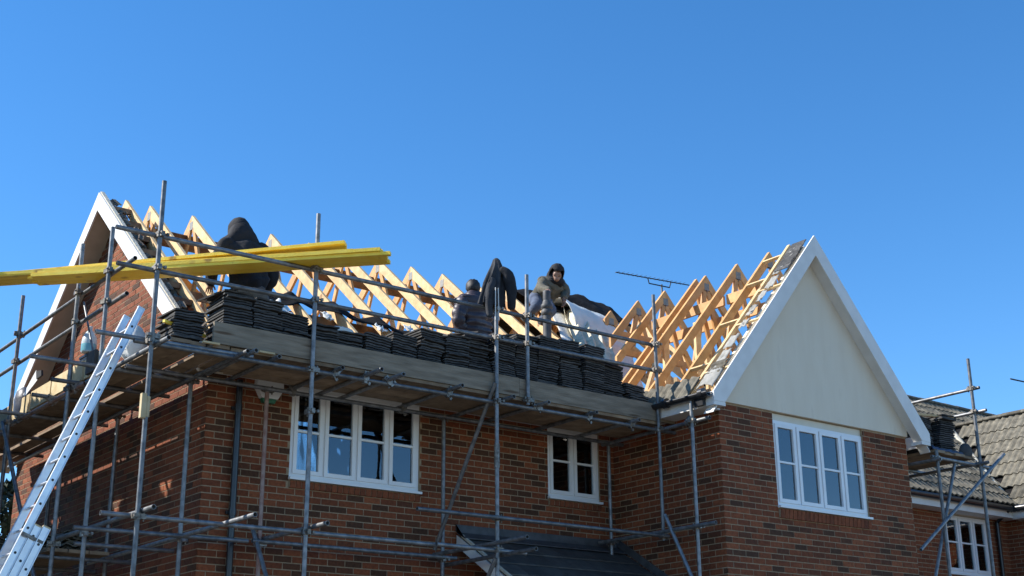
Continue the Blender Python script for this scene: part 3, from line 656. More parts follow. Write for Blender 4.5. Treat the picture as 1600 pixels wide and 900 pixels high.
# guard rails
tube(sc, 'guard_rail', (4.42, YO + .05, 6.42), (7.9, YO + .05, 6.425)); tube(sc, 'guard_rail', (7.9, YO + .052, 6.425), (11.72, YO + .05, 6.42))
tube(sc, 'guard_rail', (4.46, YO + .05, 6.05), (8.4, YO + .05, 6.07)); tube(sc, 'guard_rail', (8.4, YO + .052, 6.07), (11.72, YO + .05, 6.08))
tube(sc, 'guard_rail', (XO + .05, 12.9, 6.40), (XO + .05, 19.2, 6.42)); tube(sc, 'guard_rail', (XO + .05, 13.05, 6.05), (XO + .05, 19.2, 6.07))
# ledgers at deck level and at the lower lift
tube(sc, 'ledger', (4.7, YO + .05, 5.30), (8.3, YO + .05, 5.30)); tube(sc, 'ledger', (8.3, YO + .051, 5.30), (11.95, YO + .05, 5.30))
tube(sc, 'ledger', (5.0, YI - .05, 5.30), (8.6, YI - .05, 5.30)); tube(sc, 'ledger', (8.6, YI - .051, 5.30), (11.9, YI - .05, 5.30))
tube(sc, 'ledger', (XO + .05, 11.85, 5.28), (XO + .05, 14.0, 5.29)); tube(sc, 'ledger', (XO + .05, 14.05, 5.29), (XO + .05, 16.1, 5.29), m_rust); tube(sc, 'ledger', (XO + .05, 16.15, 5.29), (XO + .05, 19.3, 5.29))
tube(sc, 'ledger', (XI - .05, 11.9, 5.30), (XI - .05, 19.3, 5.30)); tube(sc, 'ledger', (11.62 + .05, 11.3, 5.30), (11.62 + .05, 13.3, 5.30))
tube(sc, 'ledger', (4.52, YO + .05, 3.61), (8.28, YO + .05, 3.60)); tube(sc, 'ledger', (8.24, YO + .0, 3.60), (9.45, YO - .02, 3.585))
tube(sc, 'ledger', (4.62, YI - .05, 3.60), (6.5, YI - .05, 3.61)); tube(sc, 'ledger', (6.55, YI - .05, 3.62), (9.2, YI - .05, 3.62))
tube(sc, 'ledger', (XO + .05, 11.9, 3.66), (XO + .05, 14.6, 3.66)); tube(sc, 'ledger', (XI - .05, 11.55, 3.62), (XI - .05, 15.8, 3.60)); tube(sc, 'ledger', (XO + .05, 15, 3.60), (XO + .05, 19, 3.6))
tube(sc, 'ledger', (7.95, YO - .05, 3.95), (11.66, YO - .05, 3.95)); tube(sc, 'ledger', (11.62 - .05, 11.2, 4.0), (11.62 - .05, 13.3, 4.0))
for (x0, x1, y, z) in ((4.9, 6.0, 13.9, 3.55), (4.7, 6.0, 15.1, 3.55), (4.8, 6.0, 16.2, 3.55)): tube(sc, 'transom', (x0, y, z), (x1, y, z))
tube(sc, 'transom', (8.98, 11.5, 3.66), (8.98, 13.3, 3.66)); tube(sc, 'transom', (9.14, 11.55, 3.55), (9.14, 13.3, 3.55)); tube(sc, 'transom', (6.72, 11.85, 3.66), (6.72, 13.3, 3.66))
# transoms under the boards
for (x, y0) in ((6.2, 12.05), (6.95, 12.05), (7.32, 11.86), (7.62, 11.90), (8.42, 11.93), (9.2, 12.0), (9.70, 11.98), (10.5, 12.05), (11.2, 12.05)): tube(sc, 'transom', (x, y0, 5.348), (x, 13.3, 5.348))
for (y, x0) in ((12.22, 4.32), (13.5, 4.12), (14.3, 4.62), (15.1, 4.68), (16.15, 4.65), (17.4, 4.7), (18.5, 4.7)): tube(sc, 'transom', (x0, y, 5.345 if y > 12.3 else 5.33), (5.98, y, 5.345))
tube(sc, 'transom', (5.9, 11.98, 5.348), (5.9, 13.3, 5.348))
# braces
tube(sc, 'brace', (9.00, 12.10, 5.50), (8.98, 13.28, 3.72)); tube(sc, 'brace', (6.60, 13.28, 3.80), (6.60, 12.05, 2.0)); tube(sc, 'brace', (9.0, 12.1, 3.5), (8.98, 13.2, 2.0), m_steel)
tube(sc, 'brace', (11.56, 12.05, 4.20), (11.56, 11.0, 2.2)); tube(sc, 'brace', (4.80, 16.5, 5.3), (4.80, 14.5, 3.0)); tube(sc, 'brace', (4.98, 14.55, 6.36), (4.98, 13.95, 5.45), m_steel, .012)
for (p, z) in (((7.32, YO + .05), 5.32), ((7.62, YO + .05), 5.32), ((8.42, YO + .05), 5.32), ((9.70, YO + .05), 5.32), ((10.5, YO + .05), 5.32), ((11.2, YO + .05), 5.32), ((8.42, YI - .05), 5.32), ((6.95, YI - .05), 5.32), ((6.95, YO + .05), 5.32), ((XO + .05, 14.3), 5.31), ((XO + .05, 15.1), 5.31), ((XO + .05, 16.15), 5.31), ((XO + .05, 13.5), 5.31), ((11.62, 11.62), 5.3)):
    obj('coupler', COUP, m_coupler, sc, Matrix.Translation((*p, z)) @ Matrix.Rotation(R(90), 4, 'X') @ Matrix.Rotation(random.uniform(0, 3), 4, 'Z'))
# boards
def board(x0, x1, y0, y1, zt=5.41, m=m_board):
    b = MB(); b.box(x0, x1, y0, y1, zt - .037, zt); return obj('scaffold_board', b, m, sc)
for k in range(4):
    y0 = 12.20 + k * .228; xs = [5.985, 8.1 + .4 * ((k * 7) % 3 - 1), 10.2 - .3 * ((k * 5) % 3 - 1), 11.72 + .02 * k]
    for a, b_ in zip(xs, xs[1:]): board(a + .004, b_ - .004, y0, y0 + .222, 5.41 + random.uniform(-.004, .003))
for (x0, wd, gaps) in ((5.07, .222, 0), (5.297, .165, 1), (5.52, .205, 0), (5.735, .19, 2)):
    ys = [12.18 + random.uniform(0, .05), 14.0 + random.uniform(-.5, .5), 16.4 + random.uniform(-.6, .6), 19.3]
    for a, b_ in zip(ys, ys[1:]): board(x0 + random.uniform(0, .012), x0 + wd + random.uniform(-.012, .012), a + .005, b_ - .005, 5.41 + random.uniform(-.004, .003))
# lower lift boards at the back left
for x0 in (5.0, 5.24, 5.48): 
    b = MB(); b.box(x0, x0 + .225, 15.0, 19.0, 3.60, 3.638); obj('scaffold_board', b, m_board, sc)
# toe boards
def toe(x0, x1, y0, y1, z0=5.415, z1=5.64, m=m_toe):
    b = MB(); b.box(x0, x1, y0, y1, z0, z1); return obj('toe_board', b, m, sc)
toe(5.52, 9.42, 12.184, 12.22); toe(9.425, 11.98, 12.186, 12.222, 5.412, 5.636)
for (a, b_, dz, mm) in ((13.55, 14.35, 0, m_ochre), (14.42, 15.42, .01, m_ochre), (15.46, 16.15, 0, m_ochre), (16.2, 18.5, -.01, m_ochre)): toe(4.995, 5.03, a, b_, 5.412 + dz, 5.635 + dz, mm)
b = MB(); b.beam((5.05, 12.35, 5.60), (5.62, 12.62, 5.60), .03, .03); obj('rail_batten', b, m_yellow, sc)
# yellow slips of timber below the toe board
for (x0, x1) in ((5.40, 5.58), (6.02, 6.2)):
    b = MB(); b.box(x0, x1, 12.15, 12.19, 5.390, 5.409); obj('packing_strip', b, m_ochre, sc)

# ------------------------------------------------------------------ yellow battens
A0 = V((4.88, 13.86, 6.447)); B0 = V((6.5, 12.17, 6.447)); D0 = (B0 - A0).normalized(); LN = (B0 - A0).length
side = D0.cross(V((0, 0, 1))).normalized()
lab = 'long yellow roofing batten in the bundle laid across the scaffold rails'
for layer, (n, h) in enumerate(((5, .038), (5, .038), (4, .036), (3, .036))):
    for i in range(n):
        t0 = [-.30, -.62, -.95, -1.0][layer] - random.uniform(0, .10) - (.2 if i % 2 and layer else 0); t1 = [1.40, 1.38, 1.36, 1.215][layer] + random.uniform(-.025, .02)
        if layer == 0 and i == 4: t1 = 1.42
        if layer == 2 and i == 3: t1 = 1.24
        z = [0, .0395, .079, .117][layer] + h / 2
        off = (i - 2) * .0625 + [0, .01, .03, .05][layer]
        z0_ = [0, -.010, -.05, -.065][layer]; z1_ = [0, .0, .0, .05][layer]
        sk = [0, .02, -.03, .05][layer]
        p = A0 + D0 * LN * t0 + side * (off - sk * 1.6) + V((0, 0, max(z + z0_, h / 2 if layer == 0 else 0))); q = A0 + D0 * LN * t1 + side * (off + sk) + V((0, 0, z + z1_))
        mb = MB(); mb.beam(V((0, 0, 0)), q - p, .0605, h); o = obj('yellow_batten', mb, m_yellow); o.location = p
        tag(o, lab, 'batten', 'yellow battens bundled across the scaffold rails')

# ------------------------------------------------------------------ ladder
ld = thing('ladder', 'triple aluminium extension ladder leaning on the left scaffold', 'ladder', (2.7, 12.65, 0))
ldir = V((1.08, 0, 2.74)).normalized(); lnr = V((ldir.z, 0, -ldir.x))       # lnr points to the scaffold side
top = V((4.955, 0, 5.77)); L_T = (top.z) / ldir.z
def sect(off, s0, s1, ynear, yfar):
    for y in (ynear, yfar):
        b = MB(); p = top - ldir * (L_T - s0) + lnr * off; q = top - ldir * (L_T - s1) + lnr * off
        p.y = q.y = y; b.beam(p, q, .026, .068, lnr); st = obj('stile', b, m_alu, ld)
        # raised lips along both stile edges
        for e in (-1, 1):
            l = MB(); l.beam(p + lnr * e * .033 + V((0, -.010 if y == ynear else .01, 0)), q + lnr * e * .033 + V((0, -.010 if y == ynear else .01, 0)), .03, .006, lnr); obj('lip', l, m_alu, st)
        if y == ynear:
            s = s0 + .13
            while s < s1:
                c = top - ldir * (L_T - s) + lnr * off; h = MB(); h.tube((c.x, y - .0155, c.z), (c.x, y - .0105, c.z), .013, 10, False); obj('rung_end', h, m_hole, st); s += .25
        cp = MB(); cp.beam(q - ldir * .001, q + ldir * .012, .034, .074, lnr); obj('end_cap', cp, m_ochre if off > 0 else m_alu, st)
    s = s0 + .13
    while s < s1:
        c = top - ldir * (L_T - s) + lnr * off; r = MB(); r.tube((c.x, ynear + .012, c.z), (c.x, yfar - .012, c.z), .014, 8, False); obj('rung', r, m_alu, ld); s += .25
sect(-.035, .6, L_T, 12.66, 13.03); sect(.04, .3, 3.78, 12.645, 13.045); sect(.115, .0, 3.80, 12.63, 13.06)
b = MB(); c = top - ldir * (L_T - 3.66) ; b.beam(V((c.x, 12.62, c.z)) - lnr * .07, V((c.x, 12.62, c.z)) + lnr * .15, .008, .03, ldir); obj('clamp_strap', b, m_coupler, ld)

# ------------------------------------------------------------------ things on the left platform
bt = thing('water_bottle', 'large clear plastic water bottle half full on the left platform', 'bottle', (5.07, 14.5, 5.70))
obj('shell', lathe(5.07, 14.5, [(.075, 5.7600), (.085, 5.7700), (.085, 5.8900), (.078, 5.9400), (.045, 6.0000), (.022, 6.0250), (.022, 6.0500)], 16), m_bottle, bt)
obj('water', lathe(5.07, 14.5, [(.086, 5.7720), (.0865, 5.7800), (.0865, 5.8550), (.086, 5.8570)], 16), m_water, bt)
obj('cap', lathe(5.07, 14.5, [(.025, 6.0500), (.025, 6.0700), (.02, 6.0720)], 12), m_upvc, bt)
bx = MB(); bx.box(-.11, .11, -.20, .20, 0, .31); bx.box(-.118, .118, -.21, .21, .31, .335); bx.box(-.03, .03, -.1, .1, .335, .345)
o = obj('tool_box', bx, m_black); o.location = (5.16, 14.5, 5.412); tag(o, 'black toolbox under the water bottle behind the toe board', 'toolbox')
bg_ = MB(); bg_.loft([[V((5.12 + (.12 * s) * math.cos(a) * (1 + .5 * noise.noise(V((math.cos(a) * 3, math.sin(a) * 3, z * 14)))), 13.25 + (.12 * s) * math.sin(a) * (1 + .2 * noise.noise(V((math.cos(a) * 2, math.sin(a) * 2, z * 9 + 4)))), z)) for a in [i * math.pi / 14 for i in range(28)]] for z, s in ((5.415, .8), (5.45, 1.0), (5.5, 1.05), (5.55, 1.1), (5.6, 1.0), (5.64, .95), (5.68, .85), (5.71, .7), (5.74, .6), (5.76, .45), (5.78, .2))])
o = obj('plastic_bag', bg_, m_membrane); rebase(o, (5.12, 13.25, 5.415)); tag(o, 'crumpled white plastic bag behind the ladder on the left platform', 'bag')
hs = thing('hand_saw', 'hand saw with pale blade and dark handle leaning over the toe board', 'saw', (5.0, 16.2, 5.64))
b = MB(); b.prism([(4.985, 16.42, 5.66), (4.985, 16.36, 5.62), (4.985, 15.94, 5.74), (4.985, 16.02, 5.88)], (.003, 0, 0)); obj('blade', b, m_upvc, hs)
b = MB(); b.prism([(4.975, 15.95, 5.75), (4.975, 15.99, 5.86), (4.975, 15.80, 5.83), (4.975, 15.78, 5.76)], (.025, 0, 0)); obj('handle', b, m_hole, hs)
sk = MB(); sk.loft([[V((5.06 + .10 * s * math.cos(a), 16.62 + .16 * s * math.sin(a), z)) for a in [i * math.pi / 8 for i in range(16)]] for z, s in ((5.415, .8), (5.5, 1.05), (5.64, 1.1), (5.74, .9), (5.79, .4))])
o = obj('bag', sk, m_bluebag); rebase(o, (5.06, 16.62, 5.415)); tag(o, 'rounded navy bag beside the saw at the far left platform', 'bag')
bd = MB(); bd.box(4.95, 4.985, 13.95, 14.2, 5.42, 5.66); o = obj('grey_panel', bd, m_sack); rebase(o, (4.95, 13.95, 5.42)); tag(o, 'dark grey panel standing against the ochre toe board', 'panel')
for i, (x, y, n) in enumerate([(5.15, 15.6, 7), (5.5, 15.5, 9), (5.2, 17.0, 11)]):
    t = thing('tile_stack', ['low heap of old tiles on the lower left lift, nearest one', 'low heap of old tiles on the lower lift, against the gable wall', 'taller heap of old tiles on the lower lift, farthest back'][i], 'tile stack', (x, y, 3.64), 'old tiles on the lower lift')
    for k in range(n): obj('tile', OLD, m_oldtile, t, Matrix.Translation((x + random.uniform(-.04, .04), y + random.uniform(-.04, .04), 3.642 + k * .03)) @ Matrix.Rotation(random.uniform(-.3, .3), 4, 'Z') @ Matrix.Rotation(random.uniform(-.06, .06), 4, 'Y'))

# ------------------------------------------------------------------ aerial
an = thing('tv_aerial', 'dark television aerial on a mast behind the wing roof', 'aerial', (16.66, 17.2, 8.0))
b = MB(); b.tube((16.66, 17.2, 7.5), (16.68, 17.2, 9.62), .018, 8, False); obj('mast', b, m_steel, an)
b = MB(); b.tube((15.54, 17.2, 9.63), (17.40, 17.2, 9.75), .011, 8, False); bm_ = obj('boom', b, m_hole, an)
b = MB(); b.tube((16.33, 17.2, 9.68), (16.36, 17.2, 9.58), .010, 8, False); b.tube((16.36, 17.2, 9.58), (16.88, 17.2, 9.60), .012, 8, False); b.tube((16.88, 17.2, 9.60), (16.92, 17.2, 9.71), .010, 8, False); obj('mount_fork', b, m_hole, an)
for k in range(16):
    x = 15.58 + k * .11; z = 9.63 + (x - 15.54) * .0645
    b = MB(); b.tube((x, 17.13, z + .010), (x, 17.27, z + .010), .0035, 6, False); obj('element', b, m_hole, an)

# ------------------------------------------------------------------ porch roof below
po = thing('porch_roof', 'dark tiled lean-to porch roof in the corner of the front wall', 'porch roof', (10.7, 12.6, 0))
py0, pz0, pk_ = 13.395, 3.96, .60
def pz(y): return pz0 - pk_ * (py0 - y)
b = MB(); b.prism([(9.42, py0 - .01, pz(py0) - .03), (9.42, 11.75, pz(11.75) - .03), (9.42, 11.75, pz(11.75) - .1), (9.42, py0 - .01, pz(py0) - .1)], (XW - 9.44, 0, 0)); obj('deck', b, m_batten, po)
for r_ in range(6):
    ya = py0 - .14 - r_ * .28; 
    for c_ in range(8):
        x0 = 9.40 + c_ * .318; x1 = min(x0 + .314, XW - .012)
        yb2 = ya - .31
        b = MB(); b.prism([(x0, ya, pz(ya) - .012), (x0, yb2, pz(yb2) + .012), (x0, yb2, pz(yb2) + .03), (x0, ya, pz(ya) + .004)], (x1 - x0, 0, 0)); obj('tile', b, m_slate, po)
b = MB(); b.prism([(9.36, py0 - .0, pz0 + .10), (9.36, py0 - .016, pz0 + .10), (9.36, py0 - .03, pz0 - .01), (9.36, py0 - .20, pz(py0 - .2) + .03), (9.36, py0 - .20, pz(py0 - .2) + .04), (9.36, py0, pz0 + .02)], (XW - 9.37, 0, 0)); obj('flashing', b, m_lead, po)
b = MB(); b.prism([(XW - .012, py0 - .02, pz0 + .14), (XW - .012, 11.75, pz(11.75) + .14), (XW - .012, 11.75, pz(11.75) + .03), (XW - .012, py0 - .02, pz0 + .03)], (-.012, 0, 0)); obj('flashing', b, m_lead, po)
b = MB(); b.prism([(9.36, py0 - .02, pz0 - .03), (9.36, 11.72, pz(11.72) - .03), (9.36, 11.72, pz(11.72) - .16), (9.36, py0 - .02, pz0 - .16)], (.022, 0, 0)); obj('bargeboard', b, m_paint, po)
b = MB(); b.prism([(9.372, py0 - .1, pz(py0 - .1) + .0), (9.372, 11.74, pz(11.74) + .0), (9.372, 11.74, pz(11.74) + .035), (9.372, py0 - .1, pz(py0 - .1) + .035)], (.028, 0, 0)); obj('verge_mortar', b, m_valley, po)
for x in (9.5, 11.8):
    b = MB(); b.box(x - .05, x + .05, 11.85, 11.95, 0, pz(11.9) - .1); obj('post', b, m_paint, po)

# ------------------------------------------------------------------ right-hand scaffold
s2 = thing('scaffold', 'smaller tube scaffold at the right side of the wing', 'scaffold', (17.0, 11.15, 0))
standard(s2, 17.0, 11.15, 0, 6.87, (6.42, 6.07, 5.30)); standard(s2, 16.05, 11.2, 0, 5.40, (5.28,)); standard(s2, 17.0, 13.4, 0, 6.8, (6.42, 6.07, 5.3)); standard(s2, 16.05, 13.4, 0, 5.4, (5.28,))
tube(s2, 'guard_rail', (17.05, 11.05, 6.42), (17.05, 14.0, 6.42)); tube(s2, 'guard_rail', (17.05, 10.98, 6.07), (17.05, 14.0, 6.07))
tube(s2, 'ledger', (15.95, 11.22, 5.30), (17.35, 11.22, 5.29)); tube(s2, 'ledger', (16.98, 11.0, 5.30), (16.98, 14, 5.30)); tube(s2, 'ledger', (15.98, 11.1, 5.25), (15.98, 14, 5.25)); tube(s2, 'ledger', (15.95, 13.35, 5.30), (17.3, 13.35, 5.30))
tube(s2, 'brace', (17.55, 11.1, 5.50), (15.35, 11.12, 3.95)); tube(s2, 'brace', (16.55, 11.25, 5.32), (15.6, 11.25, 3.2)); tube(s2, 'transom', (15.9, 12.2, 5.34), (17.2, 12.2, 5.34))
for k in range(4):
    x0 = 16.03 + k * .235; b = MB(); b.box(x0, x0 + .227, 11.20 + .03 * (k % 2), 13.9, 5.372, 5.41); obj('scaffold_board', b, m_board, s2)
for i, (x, y, n, rz) in enumerate([(16.22, 11.42, 19, .1), (16.62, 11.40, 21, -.06), (16.22, 11.92, 20, .05), (16.66, 11.90, 22, -.1)]):
    tile_stack(x, y, DZ, n, ['dark tile stack on the right scaffold, front one beside the wing', 'dark tile stack on the right scaffold, front one by the corner pole', 'dark tile stack on the right scaffold, rear one beside the wing', 'dark tile stack on the right scaffold, rear one by the outer rail'][i], 'tile stacks on the right scaffold', rz=rz)
for i, (p, q) in enumerate([((16.10, 11.55, 5.985), (16.75, 11.35, 5.99)), ((16.02, 11.95, 6.075), (16.62, 11.75, 6.06))]):
    mb = MB(); mb.beam((0, 0, 0), V(q) - V(p), .05, .03); o = obj('timber_offcut', mb, m_wood); o.location = p
    tag(o, ['pale timber offcut resting on the front tile stacks at right', 'pale timber offcut resting on the rear tile stacks at right'][i], 'timber')
sk = MB(); sk.loft([[V((16.90 + .09 * s * math.cos(a) * (1 + .1 * math.sin(3 * a)), 11.30 + .08 * s * math.sin(a), z)) for a in [i * math.pi / 10 for i in range(20)]] for z, s in ((5.415, .95), (5.47, 1.15), (5.54, 1.0), (5.59, .7), (5.61, .4))])
o = obj('rubble_sack', sk, m_sack); rebase(o, (16.93, 11.28, 5.415)); tag(o, 'dark sack at the corner of the right scaffold', 'sack')
sk = MB(); sk.grid(lambda u, v: V((16.02 + .7 * u, 11.215 + .10 * v, 5.412 + .05 * math.sin(math.pi * v) + .03 * noise.noise(V((u * 7, v * 4, 0))))), 20, 6); o = solid(obj('folded_sheet', sk, m_bluebag), .01); tag(o, 'folded navy sheet along the edge of the right scaffold', 'sheet')

# ------------------------------------------------------------------ neighbouring house
NX0, NX1, NY = 18.3, 22.55, 14.40
nh = thing('neighbour_house', 'neighbouring brick house with weathered grey tiled roof at right', 'house', (18.3, 14.4, 0))
NB = Bricks(nh, m_brick2, 200)
W4 = (20.62, 21.92, 4.275, 5.34); h4 = [(W4[0] - NX0, W4[1] - NX0, W4[2], W4[3])]
obj('wall', wall_sheet((NX0, NY, 0), (1, 0, 0), NX1 - NX0, 0, 5.6, h4, (0, 1, 0)), m_mortar, nh)
NB.wall((NX0, NY, 0), (1, 0, 0), (0, -1, 0), NX1 - NX0, 0, 5.42, [(h4[0][0], h4[0][1], h4[0][2], h4[0][3] + .1)])
b = MB(); b.box(W4[0] - .02, W4[1] + .02, NY - .012, NY + .03, W4[3], W4[3] + .11); obj('lintel', b, m_soffit, nh)
obj('wall', wall_sheet((NX1, NY, 0), (0, -1, 0), 3, 0, 5.6, [], (1, 0, 0)), m_mortar, nh)
NB.wall((NX1, NY, 0), (0, -1, 0), (-1, 0, 0), 3.0, 0, 5.5, shift=1)
b = MB(); b.box(NX1 + .01, 25.6, 11.4, 11.5, 0, 5.6); b.box(25.5, 25.6, 11.5, 20, 0, 5.6); b.box(NX0, 25.5, 20, 20.1, 0, 5.6); b.box(NX0, NX0 + .1, NY + .12, 20, 0, 5.6); obj('wall', b, m_mortar, nh)
NB.done('brickwork')
window(nh, *W4[:2], NY, *W4[2:], 3, 4.86, curtain=1)
NK, NRY, NRZ = .87, 17.45, 8.57
def nz_(y): return NRZ - NK * abs(NRY - y)
NWX, NWZ, NWK = 24.05, 7.70, 1.25
def nwz(x): return NWZ - NWK * abs(NWX - x)
# roof underlays
b = MB(); b.add([(18.0, 14.05, nz_(14.05) - .03), (28.5, 14.05, nz_(14.05) - .03), (28.5, NRY, NRZ - .03), (18.0, NRY, NRZ - .03), (18, 20.8, nz_(20.8) - .03), (28.5, 20.8, nz_(20.8) - .03)], [(0, 1, 2, 3), (3, 2, 5, 4)]); rf = obj('roof', b, m_felt, nh)
b = MB(); b.add([(22.3, 11.2, nwz(22.3) - .03), (22.3, 14.2, nwz(22.3) - .03), (NWX, 16.5, NWZ - .03), (NWX, 11.2, NWZ - .03), (25.8, 11.2, nwz(25.8) - .03), (25.8, 14.2, nwz(25.8) - .03)], [(0, 3, 2, 1), (3, 4, 5, 2)]); rf2 = obj('roof', b, m_felt, nh)
NT = tile_mesh('tile', m_oldtile, .33, .41, .034, .024, 8)
e1 = V((0, 1, NK)).normalized(); n1 = V((0, -NK, 1)).normalized()
cand = []
for r_ in range(13):
    for c_ in range(35):
        x = 18.15 + c_ * .305; s = r_ * .345; p = V((x, 14.0, nz_(14.0))) + e1 * s
        cy = p.y + .15; cz = p.z + .12
        if p.y + .2 > NRY: continue
        if nwz(x) > nz_(cy) + .0 and x > 22.2: continue
        cand.append((p + n1 * .012, Matrix((V((1, 0, 0)), e1, n1)).transposed().to_4x4() @ Matrix.Rotation(-.062, 4, 'X')))
e2 = V((1, 0, NWK)).normalized(); n2 = V((-NWK, 0, 1)).normalized(); a2 = V((0, -1, 0))
for r_ in range(9):
    for c_ in range(18):
        y = 16.5 - c_ * .305; p = V((22.25, y, nwz(22.25))) + e2 * (r_ * .345)
        if p.x + .15 > NWX: continue
        if y > 14.2 and nz_(y) > nwz(p.x + .1): continue
        cand.append((p + n2 * .012, Matrix((a2, e2, n2)).transposed().to_4x4() @ Matrix.Rotation(-.062, 4, 'X')))
st = MB(); nn = 0
for p, rm_ in cand:
    rm_.translation = p + V((0, 0, random.uniform(-.003, .004)))
    if on_frame(p) and nn < 300:
        obj('tile', NT, m_oldtile, nh, rm_); nn += 1
    else:
        st.add([rm_ @ v.co for v in NT.vertices], [tuple(f.vertices) for f in NT.polygons])
o = obj('tiling', st, m_oldtile, nh); o['kind'] = 'stuff'
def ridge(p, q, name, par, n, r=.11, m=m_oldtile):
    p, q = V(p), V(q); d = (q - p) / n; a = d.normalized(); sd = a.cross(V((0, 0, 1))).normalized(); up = sd.cross(a)
    for i in range(n):
        c0 = p + d * i; c1 = p + d * (i + .97); rr = r * random.uniform(.96, 1.04)
        prof = [(math.cos(math.pi * k / 8), math.sin(math.pi * k / 8) * .75) for k in range(9)]
        mb = MB(); mb.loft([[c + sd * x * s + up * (y * s + .0) for x, y in prof] for c, s in ((c0, rr), (c1, rr * .95))], smooth=True); obj(name, mb, m, par)
ridge((18.0, NRY, NRZ - .02), (28.5, NRY, NRZ - .02), 'ridge_tile', nh, 24); ridge((NWX, 16.4, NWZ - .02), (NWX, 11.2, NWZ - .02), 'ridge_tile', nh, 12)
b = MB(); b.tube((22.3, 14.08, nwz(22.3) + .02), (NWX - .05, 16.42, NWZ - .02), .10, 8, False); obj('valley_mortar', b, m_valley, nh)
b = MB(); b.box(18.0, 22.3, 14.08, 14.10, 5.36, 5.58); obj('fascia', b, m_paint, nh); b = MB(); b.box(22.28, 22.30, 11.2, 14.08, 5.36, 5.56); obj('fascia', b, m_paint, nh)
b = MB(); b.box(18.0, 22.5, 14.10, 14.395, 5.36, 5.38); obj('eaves_soffit', b, m_paint, nh); b = MB(); b.box(22.3, 22.54, 11.2, 14.1, 5.34, 5.36); obj('eaves_soffit', b, m_paint, nh)
b = MB(); b.tube((18.0, 14.02, 5.54), (22.28, 14.02, 5.52), .058, 10, False); obj('gutter', b, m_black, nh); b = MB(); b.tube((22.22, 11.2, 5.54), (22.22, 14.02, 5.52), .058, 10, False); obj('gutter', b, m_black, nh)
b = MB(); b.tube((22.15, 14.05, 5.5), (22.15, 14.33, 5.3), .036, 10, False); b.tube((22.15, 14.33, 5.3), (22.15, 14.33, 0), .036, 10, False); obj('downpipe', b, m_black, nh)
for z in (5.0, 3.6): b = MB(); b.tube((22.15, 14.33, z), (22.15, 14.33, z + .07), .044, 10, False); obj('pipe_clip', b, m_black, nh)
a3 = thing('tv_aerial', 'thin distant aerial rod at the right edge above the tiled roof', 'aerial', (28, 17.45, 8.57))
b = MB(); b.tube((29.4, 17.45, 7.6), (29.4, 17.45, 9.9), .02, 6, False); obj('mast', b, m_steel, a3); b = MB(); b.tube((28.25, 17.45, 9.62), (30.0, 17.45, 9.66), .018, 6, False); obj('boom', b, m_hole, a3)

# ------------------------------------------------------------------ evergreen trees along the left boundary
def evergreen(x, y, h, r, label, n=5200, seed=1):
    rnd = random.Random(seed); t = thing('evergreen_tree', label, 'tree', (x, y, 0), 'evergreens left of the house')
    b = MB(); b.loft([[V((x + rr * math.cos(a), y + rr * math.sin(a), z)) for a in [i * math.pi / 4 for i in range(8)]] for z, rr in ((0, .16), (h * .5, .1), (h * .93, .02))])
    for k in range(24):
        z = h * (.08 + .8 * k / 24); a = k * 2.4; ln = r * (1 - z / h) ** .55 * .8
        b.tube((x, y, z), (x + ln * math.cos(a), y + ln * math.sin(a), z + ln * .35), .02, 5, False)
    obj('trunk', b, m_bark, t)
    c = MB()
    for k in range(n):
        z = h * rnd.random() ** .65; rr = r * max(.04, (1 - (z / h) ** 12)) * (.45 + .55 * rnd.random() ** .4); a = rnd.uniform(0, 6.283)
        rr *= 1 + .22 * math.sin(a * 3 + z * 2.1 + seed)
        p = V((x + rr * math.cos(a), y + rr * math.sin(a), z)); sz = rnd.uniform(.07, .15)
        u = V((rnd.gauss(0, 1), rnd.gauss(0, 1), rnd.gauss(.5, 1))).normalized(); v = u.orthogonal().normalized(); v.rotate(Matrix.Rotation(rnd.uniform(0, 6.28), 3, u))
        c.add([p - u * sz - v * sz * .4, p - u * sz * .2 + v * sz * .5, p + u * sz, p + u * sz * .1 - v * sz * .5], [(0, 1, 2, 3)])
    o = obj('crown', c, m_needle, t); o['kind'] = 'stuff'
for i, (x, y, h) in enumerate([(2.3, 15.9, 8.15), (2.2, 17.5, 8.05), (2.35, 19.2, 8.2), (2.2, 21.0, 8.05)]):
    evergreen(x, y, h, 1.15, 'evergreen tree beside the left gable, ' + ['nearest the ladder', 'second from the ladder', 'third from the ladder', 'farthest from the ladder'][i], 12000, i + 2)
evergreen(7.4, 24.6, 6.0, 1.5, 'dark evergreen behind the far left end of the scaffold', 5000, 9)

